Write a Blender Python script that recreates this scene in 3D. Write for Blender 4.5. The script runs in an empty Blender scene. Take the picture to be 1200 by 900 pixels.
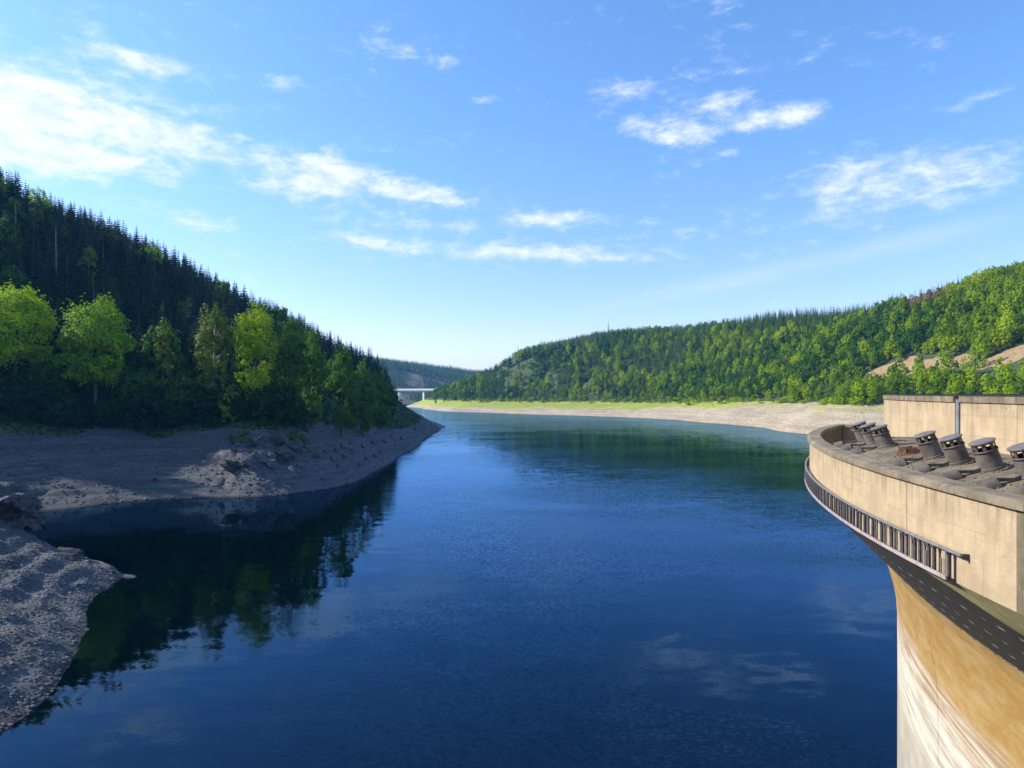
import bpy, math, random
import numpy as np
from mathutils import Vector, Matrix

random.seed(7)
S = bpy.context.scene
C = S.collection
R_ = math.radians

# ------------------------------------------------------------------ camera, light, sky
EYE = 28.0            # metres above the water
FPX = 800.0           # focal length in pixels of the 1200 px wide photograph
HOR = 461.0
cam_d = bpy.data.cameras.new('camera'); cam_d.lens = 24; cam_d.sensor_width = 36
cam_d.shift_y = 11 / 1200.0; cam_d.clip_end = 12000; cam_d.clip_start = 0.5
cam = bpy.data.objects.new('camera', cam_d); C.objects.link(cam)
cam.location = (0, 0, EYE); cam.rotation_euler = (R_(90), 0, 0); S.camera = cam

SUN_EL, SUN_AZ = 30.6, 8.0      # from the left, a little ahead of the lens
sdir = Vector((-math.cos(R_(SUN_EL)) * math.cos(R_(SUN_AZ)), math.cos(R_(SUN_EL)) * math.sin(R_(SUN_AZ)), math.sin(R_(SUN_EL))))
sun_d = bpy.data.lights.new('sun', 'SUN'); sun_d.energy = 5.0; sun_d.angle = R_(0.53); sun_d.color = (1.0, 0.93, 0.80)
sun = bpy.data.objects.new('sun', sun_d); C.objects.link(sun); sun.rotation_euler = sdir.to_track_quat('Z', 'Y').to_euler()
S.view_settings.view_transform = 'Standard'; S.view_settings.look = 'None'
S.view_settings.exposure = 0.75; S.view_settings.gamma = 1.0
S.cycles.max_bounces = 6; S.cycles.transparent_max_bounces = 8; S.cycles.volume_bounces = 0
S.cycles.use_denoising = True


class NT:
    """small helper for writing node trees"""
    def __init__(s, nt): s.nt = nt; nt.nodes.clear()
    def n(s, t, **k):
        nd = s.nt.nodes.new(t)
        for a, b in k.items():
            if a.startswith('i_'):
                key = a[2:]; key = int(key) if key.isdigit() else key.replace('_', ' ')
                s.put(nd.inputs[key], b)
            else: setattr(nd, a, b)
        return nd
    def put(s, sock, v):
        if isinstance(v, bpy.types.NodeSocket): s.nt.links.new(v, sock)
        elif isinstance(v, bpy.types.Node): s.nt.links.new(v.outputs[0], sock)
        else:
            try: sock.default_value = v
            except Exception:
                sock.default_value = tuple(v) + (1,) if hasattr(v, '__len__') else (v, v, v)
    def m(s, op, a, b=None, c=None, clamp=False):
        nd = s.nt.nodes.new('ShaderNodeMath'); nd.operation = op; nd.use_clamp = clamp
        s.put(nd.inputs[0], a)
        if b is not None: s.put(nd.inputs[1], b)
        if c is not None: s.put(nd.inputs[2], c)
        return nd.outputs[0]
    def ss(s, v, a, b):      # smoothstep a..b -> 0..1
        nd = s.nt.nodes.new('ShaderNodeMapRange'); nd.interpolation_type = 'SMOOTHSTEP'
        s.put(nd.inputs[0], v); nd.inputs[1].default_value = a; nd.inputs[2].default_value = b
        return nd.outputs[0]
    def mix(s, f, a, b, mode='MIX'):
        nd = s.nt.nodes.new('ShaderNodeMix'); nd.data_type = 'RGBA'; nd.blend_type = mode
        s.put(nd.inputs[0], f)
        for sock, v in ((nd.inputs[6], a), (nd.inputs[7], b)):
            if isinstance(v, (bpy.types.NodeSocket, bpy.types.Node)): s.put(sock, v)
            else: sock.default_value = tuple(v)[:3] + (1,)
        return nd.outputs[2]
    def noise(s, vec, scale, detail=4, rough=0.55, dist=0.0):
        nd = s.nt.nodes.new('ShaderNodeTexNoise'); nd.inputs['Scale'].default_value = scale
        nd.inputs['Detail'].default_value = detail; nd.inputs['Roughness'].default_value = rough; nd.inputs['Distortion'].default_value = dist
        s.put(nd.inputs['Vector'], vec); return nd.outputs[0]
    def mapv(s, vec, scale=(1, 1, 1), rot=(0, 0, 0), loc=(0, 0, 0)):
        nd = s.nt.nodes.new('ShaderNodeMapping'); s.put(nd.inputs[0], vec)
        nd.inputs['Scale'].default_value = scale; nd.inputs['Rotation'].default_value = rot; nd.inputs['Location'].default_value = loc
        return nd.outputs[0]
    def ramp(s, v, stops):
        nd = s.nt.nodes.new('ShaderNodeValToRGB'); s.put(nd.inputs[0], v)
        el = nd.color_ramp.elements
        while len(el) < len(stops): el.new(0.5)
        for e, (p, c) in zip(el, stops): e.position = p; e.color = tuple(c)[:3] + (1,)
        return nd.outputs[0]


W = bpy.data.worlds.new('World'); S.world = W; W.use_nodes = True
w = NT(W.node_tree)
sky = w.n('ShaderNodeTexSky', sky_type='NISHITA', sun_disc=False)
sky.sun_elevation = R_(SUN_EL); sky.sun_rotation = math.atan2(sdir.x, sdir.y) % (2 * math.pi)
sky.altitude = 300; sky.air_density = 1.0; sky.dust_density = 0.6; sky.ozone_density = 2.0
tc = w.n('ShaderNodeTexCoord')
sep = w.n('ShaderNodeSeparateXYZ', i_0=tc.outputs['Generated'])
X, Y, Z = sep.outputs
az = w.m('MULTIPLY', w.m('ARCTAN2', X, Y), 57.2958)                 # degrees to the right of north
el_ = w.m('MULTIPLY', w.m('ARCSINE', Z), 57.2958)                   # degrees above the horizon
cv = w.n('ShaderNodeCombineXYZ', i_0=az, i_1=w.m('MULTIPLY', el_, 1.75), i_2=0.0)
n1 = w.noise(cv, 0.11, 7, 0.60, 0.35)
n2 = w.noise(w.mapv(cv, (0.6, 1.5, 1), (0, 0, 0.2), (31, 7, 0)), 0.22, 5, 0.55, 0.5)


def pa(px, py):                                                     # direction of a cloud, degrees
    x = (px - 600) / FPX; z = (HOR - py) / FPX
    return math.degrees(math.atan(x)), math.degrees(math.atan(z / math.hypot(1, x)))


def cloud(px, py, wx, wy, amp, tilt=0.0):
    a, e = pa(px, py); sa = wx / FPX * 57.3 * math.cos(R_(a)) ** 1.4; se = wy / FPX * 57.3 * math.cos(R_(a))
    da = w.m('SUBTRACT', az, a); de = w.m('SUBTRACT', el_, e)
    if tilt: de = w.m('SUBTRACT', de, w.m('MULTIPLY', da, tilt))
    q = w.m('ADD', w.m('POWER', w.m('ABSOLUTE', w.m('DIVIDE', da, sa)), 2.0), w.m('POWER', w.m('ABSOLUTE', w.m('DIVIDE', de, se)), 2.0))
    return w.m('MULTIPLY', w.m('EXPONENT', w.m('MULTIPLY', q, -1.0)), amp)


CL = [(60, 120, 170, 46, .34), (10, 150, 110, 50, .18), (210, 165, 80, 22, .20), (120, 190, 90, 14, .26), (125, 62, 40, 12, .16),
      (180, 75, 55, 16, .20), (370, 215, 90, 26, .30), (500, 228, 70, 12, .30, -.12), (220, 256, 75, 9, .24, -.1), (310, 92, 60, 12, .12),
      (430, 282, 70, 10, .22, -.15), (520, 264, 90, 7, .16), (640, 299, 120, 10, .30, -.05), (655, 255, 70, 9, .24), (600, 285, 200, 20, .08),
      (845, 122, 40, 10, .30, .1), (910, 138, 62, 14, .36), (785, 155, 55, 16, .26, -.15), (745, 106, 50, 12, .22, -.1), (835, 80, 60, 12, .14),
      (845, 25, 30, 25, .10), (1090, 212, 150, 34, .24), (990, 205, 70, 26, .16), (880, 268, 90, 8, .14), (858, 180, 20, 8, .16),
      (530, 74, 26, 7, .18), (440, 55, 60, 16, .13), (75, 25, 40, 9, .14), (20, 190, 90, 20, .2), (560, 117, 20, 6, .14), (1180, 105, 50, 10, .12),
      (380, 190, 50, 10, .18)]
tot = None
for c in CL:
    k = cloud(*c); tot = k if tot is None else w.m('ADD', tot, k)
# away from the view the same kind of scattered cloud goes on all round
allround = w.m('MULTIPLY', w.ss(w.m('ABSOLUTE', az), 40, 62), w.m('MULTIPLY', w.ss(w.noise(cv, 0.045, 2), 0.45, 0.7), 0.28))
above = w.m('MULTIPLY', w.ss(el_, 31, 44), w.m('MULTIPLY', w.ss(w.noise(cv, 0.035, 2), 0.42, 0.7), 0.26))
tot = w.m('ADD', tot, w.m('MAXIMUM', allround, above))
n3 = w.noise(w.mapv(cv, (1, 1.3, 1), (0, 0, -0.15), (5, 3, 0)), 0.42, 6, 0.66, 0.2)
dens = w.m('ADD', w.m('ADD', w.m('MULTIPLY', n1, 0.30), w.m('ADD', w.m('MULTIPLY', n2, 0.22), w.m('MULTIPLY', n3, 0.48))), w.m('MULTIPLY', tot, 0.80))
dens = w.m('MULTIPLY', w.m('POWER', w.ss(dens, 0.53, 0.86), 1.1), 0.92)
# a thin high streak rising to the right
ea, ee = pa(650, 368); eb, ef = pa(1150, 262)
slope = (ef - ee) / (eb - ea)
dd = w.m('SUBTRACT', el_, w.m('ADD', w.m('MULTIPLY', w.m('SUBTRACT', az, ea), slope), ee))
st = w.m('MULTIPLY', w.m('EXPONENT', w.m('MULTIPLY', w.m('POWER', w.m('ABSOLUTE', w.m('DIVIDE', dd, 0.75)), 2.0), -1.0)), w.m('MULTIPLY', w.ss(az, 0, 18), w.ss(az, 42, 30)))
dens = w.m('MAXIMUM', dens, w.m('MULTIPLY', st, w.m('MULTIPLY', n1, 0.38)))
dens = w.m('MULTIPLY', dens, w.ss(el_, 1.0, 8.0))
hs = w.n('ShaderNodeHueSaturation', i_Hue=0.512, i_Saturation=1.16, i_Value=1.28, i_Color=sky)
skyc = w.mix(1.0, hs.outputs[0], w.ramp(w.m('DIVIDE', w.m('MAXIMUM', el_, 0.0), 60.0, clamp=True), [(0, (0.86, 0.72, 0.93)), (0.12, (0.80, 0.785, 0.93)), (0.32, (0.80, 0.95, 0.97)), (0.6, (0.86, 1.08, 1.05)), (1, (0.86, 1.08, 1.05))]), 'MULTIPLY')
bright = w.mix(w.ss(n3, 0.35, 0.65), (4.1, 4.45, 5.9), (4.9, 5.15, 6.4))
final = w.mix(dens, skyc, bright)
bg = w.n('ShaderNodeBackground', i_Color=final, i_Strength=0.135)
wo = w.n('ShaderNodeOutputWorld', i_0=bg)

# ------------------------------------------------------------------ small tools
def tag(o, label=None, cat=None, group=None, kind=None):
    if label: o['label'] = label
    if cat: o['category'] = cat
    if group: o['group'] = group
    if kind: o['kind'] = kind
    return o


def link(o, parent=None):
    C.objects.link(o)
    if parent is not None: o.parent = parent
    return o


def empty(name, loc=(0, 0, 0), rz=0.0):
    o = bpy.data.objects.new(name, None); o.empty_display_size = 0.5
    o.location = loc; o.rotation_euler = (0, 0, rz); return link(o)


class MB:
    def __init__(s): s.v = []; s.f = []; s.m = []
    def add(s, V, F, mi=0):
        b = len(s.v); s.v.extend([tuple(p) for p in V]); s.f.extend([tuple(i + b for i in f) for f in F]); s.m.extend([mi] * len(F)); return s
    def box(s, c, size, M=None, mi=0):
        x, y, z = [k / 2 for k in size]
        V = [Vector((sx * x, sy * y, sz * z)) for sz in (-1, 1) for sx, sy in ((-1, -1), (1, -1), (1, 1), (-1, 1))]
        V = [(M @ p if M else p) + Vector(c) for p in V]
        return s.add(V, [(0, 3, 2, 1), (4, 5, 6, 7), (0, 1, 5, 4), (1, 2, 6, 5), (2, 3, 7, 6), (3, 0, 4, 7)], mi)
    def tube(s, pts, rad, n=8, mi=0, cap=True):
        pts = [Vector(p) for p in pts]; V = []; F = []
        for i, p in enumerate(pts):
            t = (pts[min(i + 1, len(pts) - 1)] - pts[max(i - 1, 0)]).normalized()
            a = t.cross(Vector((0, 0, 1)) if abs(t.z) < .95 else Vector((1, 0, 0))).normalized(); b = t.cross(a)
            for k in range(n):
                q = 2 * math.pi * k / n; V.append(p + (a * math.cos(q) + b * math.sin(q)) * rad[i])
        for i in range(len(pts) - 1):
            for k in range(n):
                k2 = (k + 1) % n; F.append((i * n + k, i * n + k2, (i + 1) * n + k2, (i + 1) * n + k))
        if cap: F.append(tuple(range(n))[::-1]); F.append(tuple((len(pts) - 1) * n + k for k in range(n)))
        return s.add(V, F, mi)
    def mesh(s, name, mats, smooth=False):
        me = bpy.data.meshes.new(name); me.from_pydata(s.v, [], s.f)
        for m_ in (mats if isinstance(mats, (list, tuple)) else [mats]): me.materials.append(m_)
        me.polygons.foreach_set('material_index', s.m)
        if smooth: me.polygons.foreach_set('use_smooth', [True] * len(s.f))
        me.update(); return me
    def obj(s, name, mats, parent=None, smooth=False):
        return link(bpy.data.objects.new(name, s.mesh(name, mats, smooth)), parent)


def mat(name):
    m_ = bpy.data.materials.new(name); m_.use_nodes = True
    return m_, NT(m_.node_tree)


def principled(t, col, rough=0.8, bump=None, bdist=0.1, bstr=1.0, **k):
    p = t.n('ShaderNodeBsdfPrincipled', i_Base_Color=col, i_Roughness=rough, **k)
    if bump is not None:
        b = t.n('ShaderNodeBump', i_Strength=bstr, i_Distance=bdist, i_Height=bump); t.put(p.inputs['Normal'], b)
    t.n('ShaderNodeOutputMaterial', i_0=p); return p


# ------------------------------------------------------------------ materials
def concrete(name, base, dark, joint_dir=0.0, stain=0.5, blotch=(0.47, 0.28, 0.18)):
    m_, t = mat(name); g = t.n('ShaderNodeNewGeometry'); pos = g.outputs['Position']
    a = t.noise(pos, 0.9, 8, 0.65); b = t.noise(pos, 9, 6, 0.7); c = t.noise(t.mapv(pos, (2.6, 2.6, 0.22)), 1.3, 6, 0.62, 0.4)
    d = t.noise(pos, 60, 3, 0.6)
    col = t.mix(t.ss(a, 0.36, 0.66), dark, base)
    col = t.mix(t.m('MULTIPLY', t.ss(c, 0.54, 0.78), stain), col, tuple(x * 0.45 for x in dark))
    col = t.mix(t.m('MULTIPLY', t.ss(t.noise(t.mapv(pos, loc=(9, 3, 1)), 1.7, 5, 0.6), 0.55, 0.75), 0.34), col, blotch)
    col = t.mix(t.m('MULTIPLY', t.ss(t.noise(t.mapv(pos, (1, 1, 1.6), loc=(2, 8, 4)), 3.4, 6, 0.7), 0.58, 0.72), 0.35), col, (0.50, 0.43, 0.32))
    col = t.mix(t.ss(b, 0.62, 0.80), col, tuple(x * 0.6 for x in dark))
    drip = t.noise(t.mapv(pos, (5.5, 5.5, 0.10), loc=(4, 1, 7)), 1.2, 4, 0.6)
    pour = t.noise(t.mapv(pos, (0.05, 0.05, 3.2), loc=(1, 6, 2)), 1.6, 3, 0.6)
    col = t.mix(t.m('MULTIPLY', t.ss(drip, 0.58, 0.72), 0.45 * stain), col, tuple(x * .55 for x in dark))
    col = t.mix(t.m('MULTIPLY', t.ss(pour, 0.60, 0.66), 0.22), col, tuple(x * .6 for x in dark))
    zt = t.n('ShaderNodeSeparateXYZ', i_0=pos).outputs[2]
    run = t.m('MAXIMUM', t.m('MULTIPLY', t.ss(zt, 24.0, 25.2), t.m('LESS_THAN', zt, 25.25)), t.ss(zt, 26.9, 27.7))
    run = t.m('MULTIPLY', run, t.ss(t.noise(t.mapv(pos, (3.2, 3.2, 0.12), loc=(7, 2, 1)), 1.3, 5, 0.65), 0.44, 0.66)); col = t.mix(t.m('MULTIPLY', run, 0.62), col, tuple(x * .42 for x in dark))
    pit = t.ss(t.noise(pos, 26, 3, 0.8), 0.66, 0.74); col = t.mix(t.m('MULTIPLY', pit, 0.6), col, tuple(x * .4 for x in dark))
    h = t.m('SUBTRACT', t.m('ADD', t.m('MULTIPLY', b, 0.6), t.m('MULTIPLY', d, 0.4)), t.m('MULTIPLY', pit, 0.5))
    principled(t, col, 0.9, h, 0.05, 0.9); return m_


M_wall = concrete('sunlit_concrete', (0.43, 0.33, 0.21), (0.33, 0.25, 0.16), stain=0.55)
M_cope = concrete('coping_concrete', (0.25, 0.20, 0.135), (0.13, 0.105, 0.07), stain=0.6, blotch=(0.30, 0.2, 0.12))
M_roof = concrete('roof_concrete', (0.19, 0.15, 0.10), (0.105, 0.085, 0.058), stain=0.7, blotch=(0.20, 0.17, 0.08))
M_dark = concrete('stained_shaded_concrete', (0.20, 0.16, 0.10), (0.10, 0.085, 0.055), stain=0.8, blotch=(0.12, 0.12, 0.04))
M_ledge = concrete('mossy_concrete', (0.36, 0.31, 0.15), (0.23, 0.20, 0.09), stain=0.5, blotch=(0.24, 0.25, 0.09))

M_face, t = mat('dam_face_concrete')
g = t.n('ShaderNodeNewGeometry'); pos = g.outputs['Position']
zz = t.n('ShaderNodeSeparateXYZ', i_0=pos).outputs[2]
wob = t.m('MULTIPLY', t.m('SUBTRACT', t.noise(pos, 0.22, 3), 0.5), 1.2)
zw = t.m('ADD', zz, wob)
str_h = t.noise(t.mapv(pos, (0.12, 0.12, 3.0)), 1.4, 7, 0.7, 0.2)         # scum lines left by the falling water
str_v = t.noise(t.mapv(pos, (2.2, 2.2, 0.16)), 1.5, 5, 0.6, 0.4)
pale = t.mix(t.ss(t.noise(pos, 0.35, 6, 0.6), 0.35, 0.65), (0.27, 0.235, 0.19), (0.35, 0.315, 0.26))
pale = t.mix(t.m('MULTIPLY', t.ss(str_v, 0.5, 0.75), 0.35), pale, (0.26, 0.22, 0.16))
orange = t.mix(t.ss(t.noise(t.mapv(pos, (.7, .7, 1.8)), 0.8, 7, 0.7), 0.34, 0.66), (0.27, 0.145, 0.028), (0.33, 0.225, 0.09))
orange = t.mix(t.m('MULTIPLY', t.ss(str_h, 0.52, 0.66), 0.5), orange, (0.27, 0.15, 0.05))
brown = t.mix(t.ss(str_h, 0.40, 0.62), (0.24, 0.155, 0.085), (0.45, 0.39, 0.31))
lime = t.mix(t.ss(str_h, 0.36, 0.60), (0.29, 0.25, 0.20), (0.49, 0.455, 0.39))
col = t.mix(t.ss(zw, 8.6, 10.2), pale, lime)
col = t.mix(t.ss(zw, 12.1, 13.2), col, brown)
col = t.mix(t.ss(zw, 13.7, 14.9), col, orange)
col = t.mix(t.m('MULTIPLY', t.ss(t.noise(pos, 14, 5, 0.7), 0.58, 0.75), 0.5), col, (0.2, 0.14, 0.08))
hh = t.m('ADD', t.noise(pos, 12, 6, 0.7), t.m('MULTIPLY', str_h, 0.8))
principled(t, col, 0.85, hh, 0.03, 0.7)


def simple(name, col, rough=0.6, metal=0.0, var=0.3, scale=6.0, col2=None, bdist=0.01):
    m_, t = mat(name); g = t.n('ShaderNodeNewGeometry'); pos = g.outputs['Position']
    n = t.noise(pos, scale, 6, 0.65)
    c2 = col2 or tuple(x * (1 - var) for x in col)
    c = t.mix(t.ss(n, 0.38, 0.64), c2, col)
    principled(t, c, rough, t.noise(pos, scale * 5, 4, 0.6), bdist, 0.6, i_Metallic=metal); return m_


M_steel = simple('weathered_grey_steel', (0.125, 0.108, 0.096), 0.75, 0.1, 0.3, 2.5, (0.07, 0.055, 0.044))
M_steel_d = simple('dark_bronze_steel', (0.13, 0.105, 0.085), 0.6, 0.2, 0.3, 5, (0.06, 0.045, 0.035))
M_cap = simple('grey_cap_steel', (0.155, 0.143, 0.135), 0.55, 0.15, 0.25, 3, (0.12, 0.10, 0.085))
M_rust = simple('rusted_iron', (0.15, 0.060, 0.026), 0.9, 0.0, 0.5, 9, (0.05, 0.028, 0.018), 0.03)
M_plate = simple('dark_plate_steel', (0.085, 0.08, 0.085), 0.55, 0.3, 0.4, 7, (0.045, 0.04, 0.045))
M_pink = simple('faded_pink_steel', (0.27, 0.205, 0.21), 0.6, 0.1, 0.3, 3, (0.36, 0.30, 0.31))
M_post = simple('pale_galvanised_steel', (0.27, 0.25, 0.255), 0.5, 0.3, 0.3, 6)
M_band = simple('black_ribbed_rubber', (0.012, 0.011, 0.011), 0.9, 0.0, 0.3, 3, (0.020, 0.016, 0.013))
M_clip = simple('pale_metal_clip', (0.42, 0.39, 0.34), 0.5, 0.2, 0.2, 8)
M_flash = simple('dark_top_flashing', (0.035, 0.033, 0.032), 0.5, 0.2, 0.3, 3)
M_blue = simple('blue_grey_sheet_metal', (0.20, 0.22, 0.245), 0.55, 0.2, 0.2, 2, (0.14, 0.15, 0.165))
M_bridge = simple('bridge_concrete', (0.72, 0.71, 0.70), 0.9, 0.0, 0.15, 0.4)
M_bridge_d = simple('bridge_girder', (0.36, 0.34, 0.32), 0.9, 0.0, 0.15, 0.4)
M_asph = simple('crest_asphalt', (0.06, 0.06, 0.06), 0.95, 0, 0.2, 5)


def leafmat(name, stops, tr=0.30, cl=0.60, clump=0.35, rough=0.6):
    """foliage: hue differs from tree to tree and from clump to clump"""
    m_, t = mat(name); oi = t.n('ShaderNodeObjectInfo'); g = t.n('ShaderNodeNewGeometry')
    tco = t.n('ShaderNodeTexCoord')
    nn = t.noise(tco.outputs['Object'], clump, 3, 0.6)
    big = t.noise(g.outputs['Position'], 0.011, 2, 0.5)
    v = t.m('ADD', t.m('MULTIPLY', oi.outputs['Random'], 0.62), t.m('MULTIPLY', t.m('SUBTRACT', nn, 0.5), cl))
    v = t.m('ADD', v, t.m('MULTIPLY', t.m('SUBTRACT', big, 0.4), 0.7), clamp=True)
    col = t.ramp(v, stops)
    d = t.n('ShaderNodeBsdfPrincipled', i_Base_Color=col, i_Roughness=rough)
    d.inputs['Specular IOR Level'].default_value = 0.15
    q = t.n('ShaderNodeBsdfTranslucent', i_Color=t.mix(1.0, col, (1.25, 1.25, 0.55), 'MULTIPLY'))
    mx = t.n('ShaderNodeMixShader', i_0=tr, i_1=d, i_2=q)
    t.n('ShaderNodeOutputMaterial', i_0=mx); return m_


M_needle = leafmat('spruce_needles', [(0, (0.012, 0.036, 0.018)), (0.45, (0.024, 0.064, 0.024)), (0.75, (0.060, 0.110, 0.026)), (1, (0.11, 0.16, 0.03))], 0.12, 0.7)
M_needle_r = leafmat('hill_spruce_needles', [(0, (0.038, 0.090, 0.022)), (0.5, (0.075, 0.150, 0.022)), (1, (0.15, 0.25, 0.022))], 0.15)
M_leaf = leafmat('green_leaves', [(0, (0.070, 0.15, 0.006)), (0.3, (0.19, 0.30, 0.004)), (0.65, (0.34, 0.45, 0.004)), (1, (0.50, 0.56, 0.005))], 0.34)
M_leaf_b = leafmat('bright_leaves', [(0, (0.12, 0.26, 0.006)), (0.5, (0.32, 0.48, 0.006)), (1, (0.56, 0.64, 0.008))], 0.26, 0.9, 0.5)
M_leaf_d = leafmat('deep_green_leaves', [(0, (0.035, 0.10, 0.014)), (0.5, (0.065, 0.165, 0.014)), (1, (0.11, 0.24, 0.018))], 0.25)
M_leaf_s = leafmat('dark_shrub_leaves', [(0, (0.014, 0.036, 0.010)), (0.5, (0.024, 0.060, 0.012)), (1, (0.045, 0.095, 0.015))], 0.15)  # greens darkened to carry the shade on the left bank's low plants
M_leaf_o = leafmat('olive_birch_leaves', [(0, (0.09, 0.14, 0.018)), (0.5, (0.17, 0.235, 0.022)), (1, (0.31, 0.36, 0.03))], 0.2, 0.9, 0.5)
M_brown = leafmat('dead_brown_needles', [(0, (0.22, 0.085, 0.035)), (0.5, (0.31, 0.13, 0.06)), (1, (0.33, 0.19, 0.10))], 0.1)
M_bark = simple('tree_bark', (0.11, 0.085, 0.065), 0.95, 0, 0.4, 1.2)
M_barkp = simple('pale_bark', (0.40, 0.34, 0.28), 0.95, 0, 0.4, 1.0, (0.20, 0.16, 0.13))
M_stump = simple('wet_dark_stump', (0.035, 0.028, 0.025), 0.9, 0, 0.4, 3)


def rockmat(name, c1, c2, c3, scale=1.0, bd=0.4):
    m_, t = mat(name); g = t.n('ShaderNodeNewGeometry'); pos = g.outputs['Position']
    oi = t.n('ShaderNodeObjectInfo')
    a = t.noise(t.mapv(pos, (1, 1, 2.2), (0.35, 0.2, 0.4)), 0.5 * scale, 8, 0.65, 0.3); b = t.noise(pos, 3.0 * scale, 6, 0.7)
    col = t.mix(t.ss(a, 0.36, 0.62), c1, c2); col = t.mix(t.ss(b, 0.56, 0.74), col, c3)
    col = t.mix(0.75, col, t.mix(oi.outputs['Random'], (0.55, 0.55, 0.55), (1.6, 1.6, 1.6)), 'MULTIPLY')
    principled(t, col, 0.85, t.m('ADD', a, t.m('MULTIPLY', b, 0.5)), bd, 0.8); return m_


M_rock = rockmat('slate_rock', (0.035, 0.034, 0.038), (0.082, 0.079, 0.084), (0.15, 0.142, 0.138))
M_stone = rockmat('slate_rubble', (0.048, 0.049, 0.055), (0.105, 0.105, 0.115), (0.25, 0.245, 0.245), 0.6, 0.05)
M_stone_p = rockmat('pale_shore_rubble', (0.28, 0.24, 0.19), (0.42, 0.36, 0.29), (0.56, 0.50, 0.42), 0.3, 0.05)


def landmat(name, gravel1, gravel2, gravel3, wet, gscale=1.0, bdist=0.25, gr1=(0.14, 0.205, 0.014), gr2=(0.33, 0.34, 0.03)):
    """ground of a bank: rubble below the old water line, grass and forest floor above; 'cover' = (grass, forest floor, tan soil)"""
    m_, t = mat(name); g = t.n('ShaderNodeNewGeometry'); pos = g.outputs['Position']
    z = t.n('ShaderNodeSeparateXYZ', i_0=pos).outputs[2]
    at = t.n('ShaderNodeAttribute', attribute_name='cover'); sp = t.n('ShaderNodeSeparateColor', i_0=at.outputs['Color'])
    a = t.noise(t.mapv(pos, (1, 1, 3)), 0.10 * gscale, 6, 0.62, 0.3); b = t.noise(pos, 1.6 * gscale, 7, 0.75); c = t.noise(pos, 6.5 * gscale, 4, 0.7)
    bands = t.noise(t.mapv(pos, (0.03, 0.03, 1.6)), 1.0, 5, 0.65, 0.1)       # stepped strand lines
    col = t.mix(t.ss(a, 0.36, 0.62), gravel1, gravel2)
    col = t.mix(t.m('MULTIPLY', t.ss(bands, 0.46, 0.62), 0.6), col, gravel3)
    band2 = t.noise(t.mapv(pos, (0.012, 0.012, 0.5), loc=(3, 3, 9)), 1.0, 4, 0.6, 0.1); col = t.mix(t.m('MULTIPLY', t.ss(band2, 0.50, 0.62), 0.55), col, tuple(x * .62 for x in gravel1))
    col = t.mix(t.ss(c, 0.48, 0.70), col, tuple(min(1, x * 1.5) for x in gravel3))
    col = t.mix(t.ss(b, 0.50, 0.36), col, tuple(x * 0.35 for x in gravel1))
    col = t.mix(t.ss(z, 0.55, 0.1), col, wet)
    n3 = t.noise(pos, 0.35, 6, 0.7)
    grass = t.mix(t.ss(n3, 0.35, 0.65), gr1, gr2)
    soil = t.mix(t.ss(n3, 0.35, 0.65), (0.20, 0.13, 0.065), (0.33, 0.225, 0.12))
    floor_ = t.mix(t.ss(n3, 0.35, 0.65), (0.022, 0.040, 0.012), (0.05, 0.075, 0.018))
    edge = t.m('MULTIPLY', t.m('SUBTRACT', n3, 0.5), 1.1)
    f0 = t.ss(t.m('ADD', sp.outputs[0], edge), 0.42, 0.58)
    f1 = t.ss(t.m('ADD', sp.outputs[1], edge), 0.42, 0.58)
    f2 = t.ss(t.m('ADD', sp.outputs[2], edge), 0.42, 0.58)
    col = t.mix(f0, col, grass); col = t.mix(f1, col, floor_); col = t.mix(f2, col, soil)
    h = t.m('ADD', t.m('MULTIPLY', b, 1.0), t.m('MULTIPLY', c, 0.35))
    principled(t, col, 0.9, h, bdist, 0.9); return m_


M_land_l = landmat('shaded_slate_bank', (0.038, 0.043, 0.048), (0.080, 0.087, 0.095), (0.128, 0.135, 0.144), (0.02, 0.019, 0.018), 1.6, 0.40, (0.03, 0.07, 0.012), (0.05, 0.11, 0.016))  # greys lowered so part of the bank's shade sits in the colour
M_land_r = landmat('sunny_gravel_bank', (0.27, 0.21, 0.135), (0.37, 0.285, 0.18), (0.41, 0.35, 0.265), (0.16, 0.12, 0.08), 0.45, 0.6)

M_far, t = mat('far_forest_floor')
g = t.n('ShaderNodeNewGeometry')
principled(t, t.mix(t.ss(t.noise(g.outputs['Position'], 0.01, 4), 0.5, 0.66), (0.035, 0.06, 0.025), (0.20, 0.16, 0.10)), 0.95)

M_water, t = mat('lake_water')
g = t.n('ShaderNodeNewGeometry'); pos = g.outputs['Position']
sx = t.n('ShaderNodeSeparateXYZ', i_0=pos)


def wblob(x, y, rx, ry):
    q = t.m('ADD', t.m('POWER', t.m('DIVIDE', t.m('SUBTRACT', sx.outputs[0], x), rx), 2.0), t.m('POWER', t.m('DIVIDE', t.m('SUBTRACT', sx.outputs[1], y), ry), 2.0))
    return t.m('SQRT', q)


wv1 = t.noise(t.mapv(pos, (1.0, 1.8, 1), (0, 0, 0.3)), 0.9, 3, 0.55, 0.3)
wv2 = t.noise(t.mapv(pos, (1.0, 2.2, 1), (0, 0, -0.4)), 3.0, 3, 0.6)
wv3 = t.noise(t.mapv(pos, (0.6, 1.6, 1)), 0.12, 3, 0.5)
big = t.noise(t.mapv(pos, (0.5, 1.2, 1)), 0.02, 3, 0.5, 0.5)
calm = t.m('MAXIMUM', t.ss(t.m('ADD', wblob(36, 78, 26, 26), t.m('MULTIPLY', t.m('SUBTRACT', t.noise(pos, 0.06, 3), 0.5), 0.7)), 1.02, 0.90),
           t.ss(t.m('ADD', wblob(-70, 110, 58, 115), t.m('MULTIPLY', t.m('SUBTRACT', t.noise(pos, 0.03, 3), 0.5), 0.6)), 1.15, 0.75))
calm = t.m('MULTIPLY', calm, 0.88)
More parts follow.
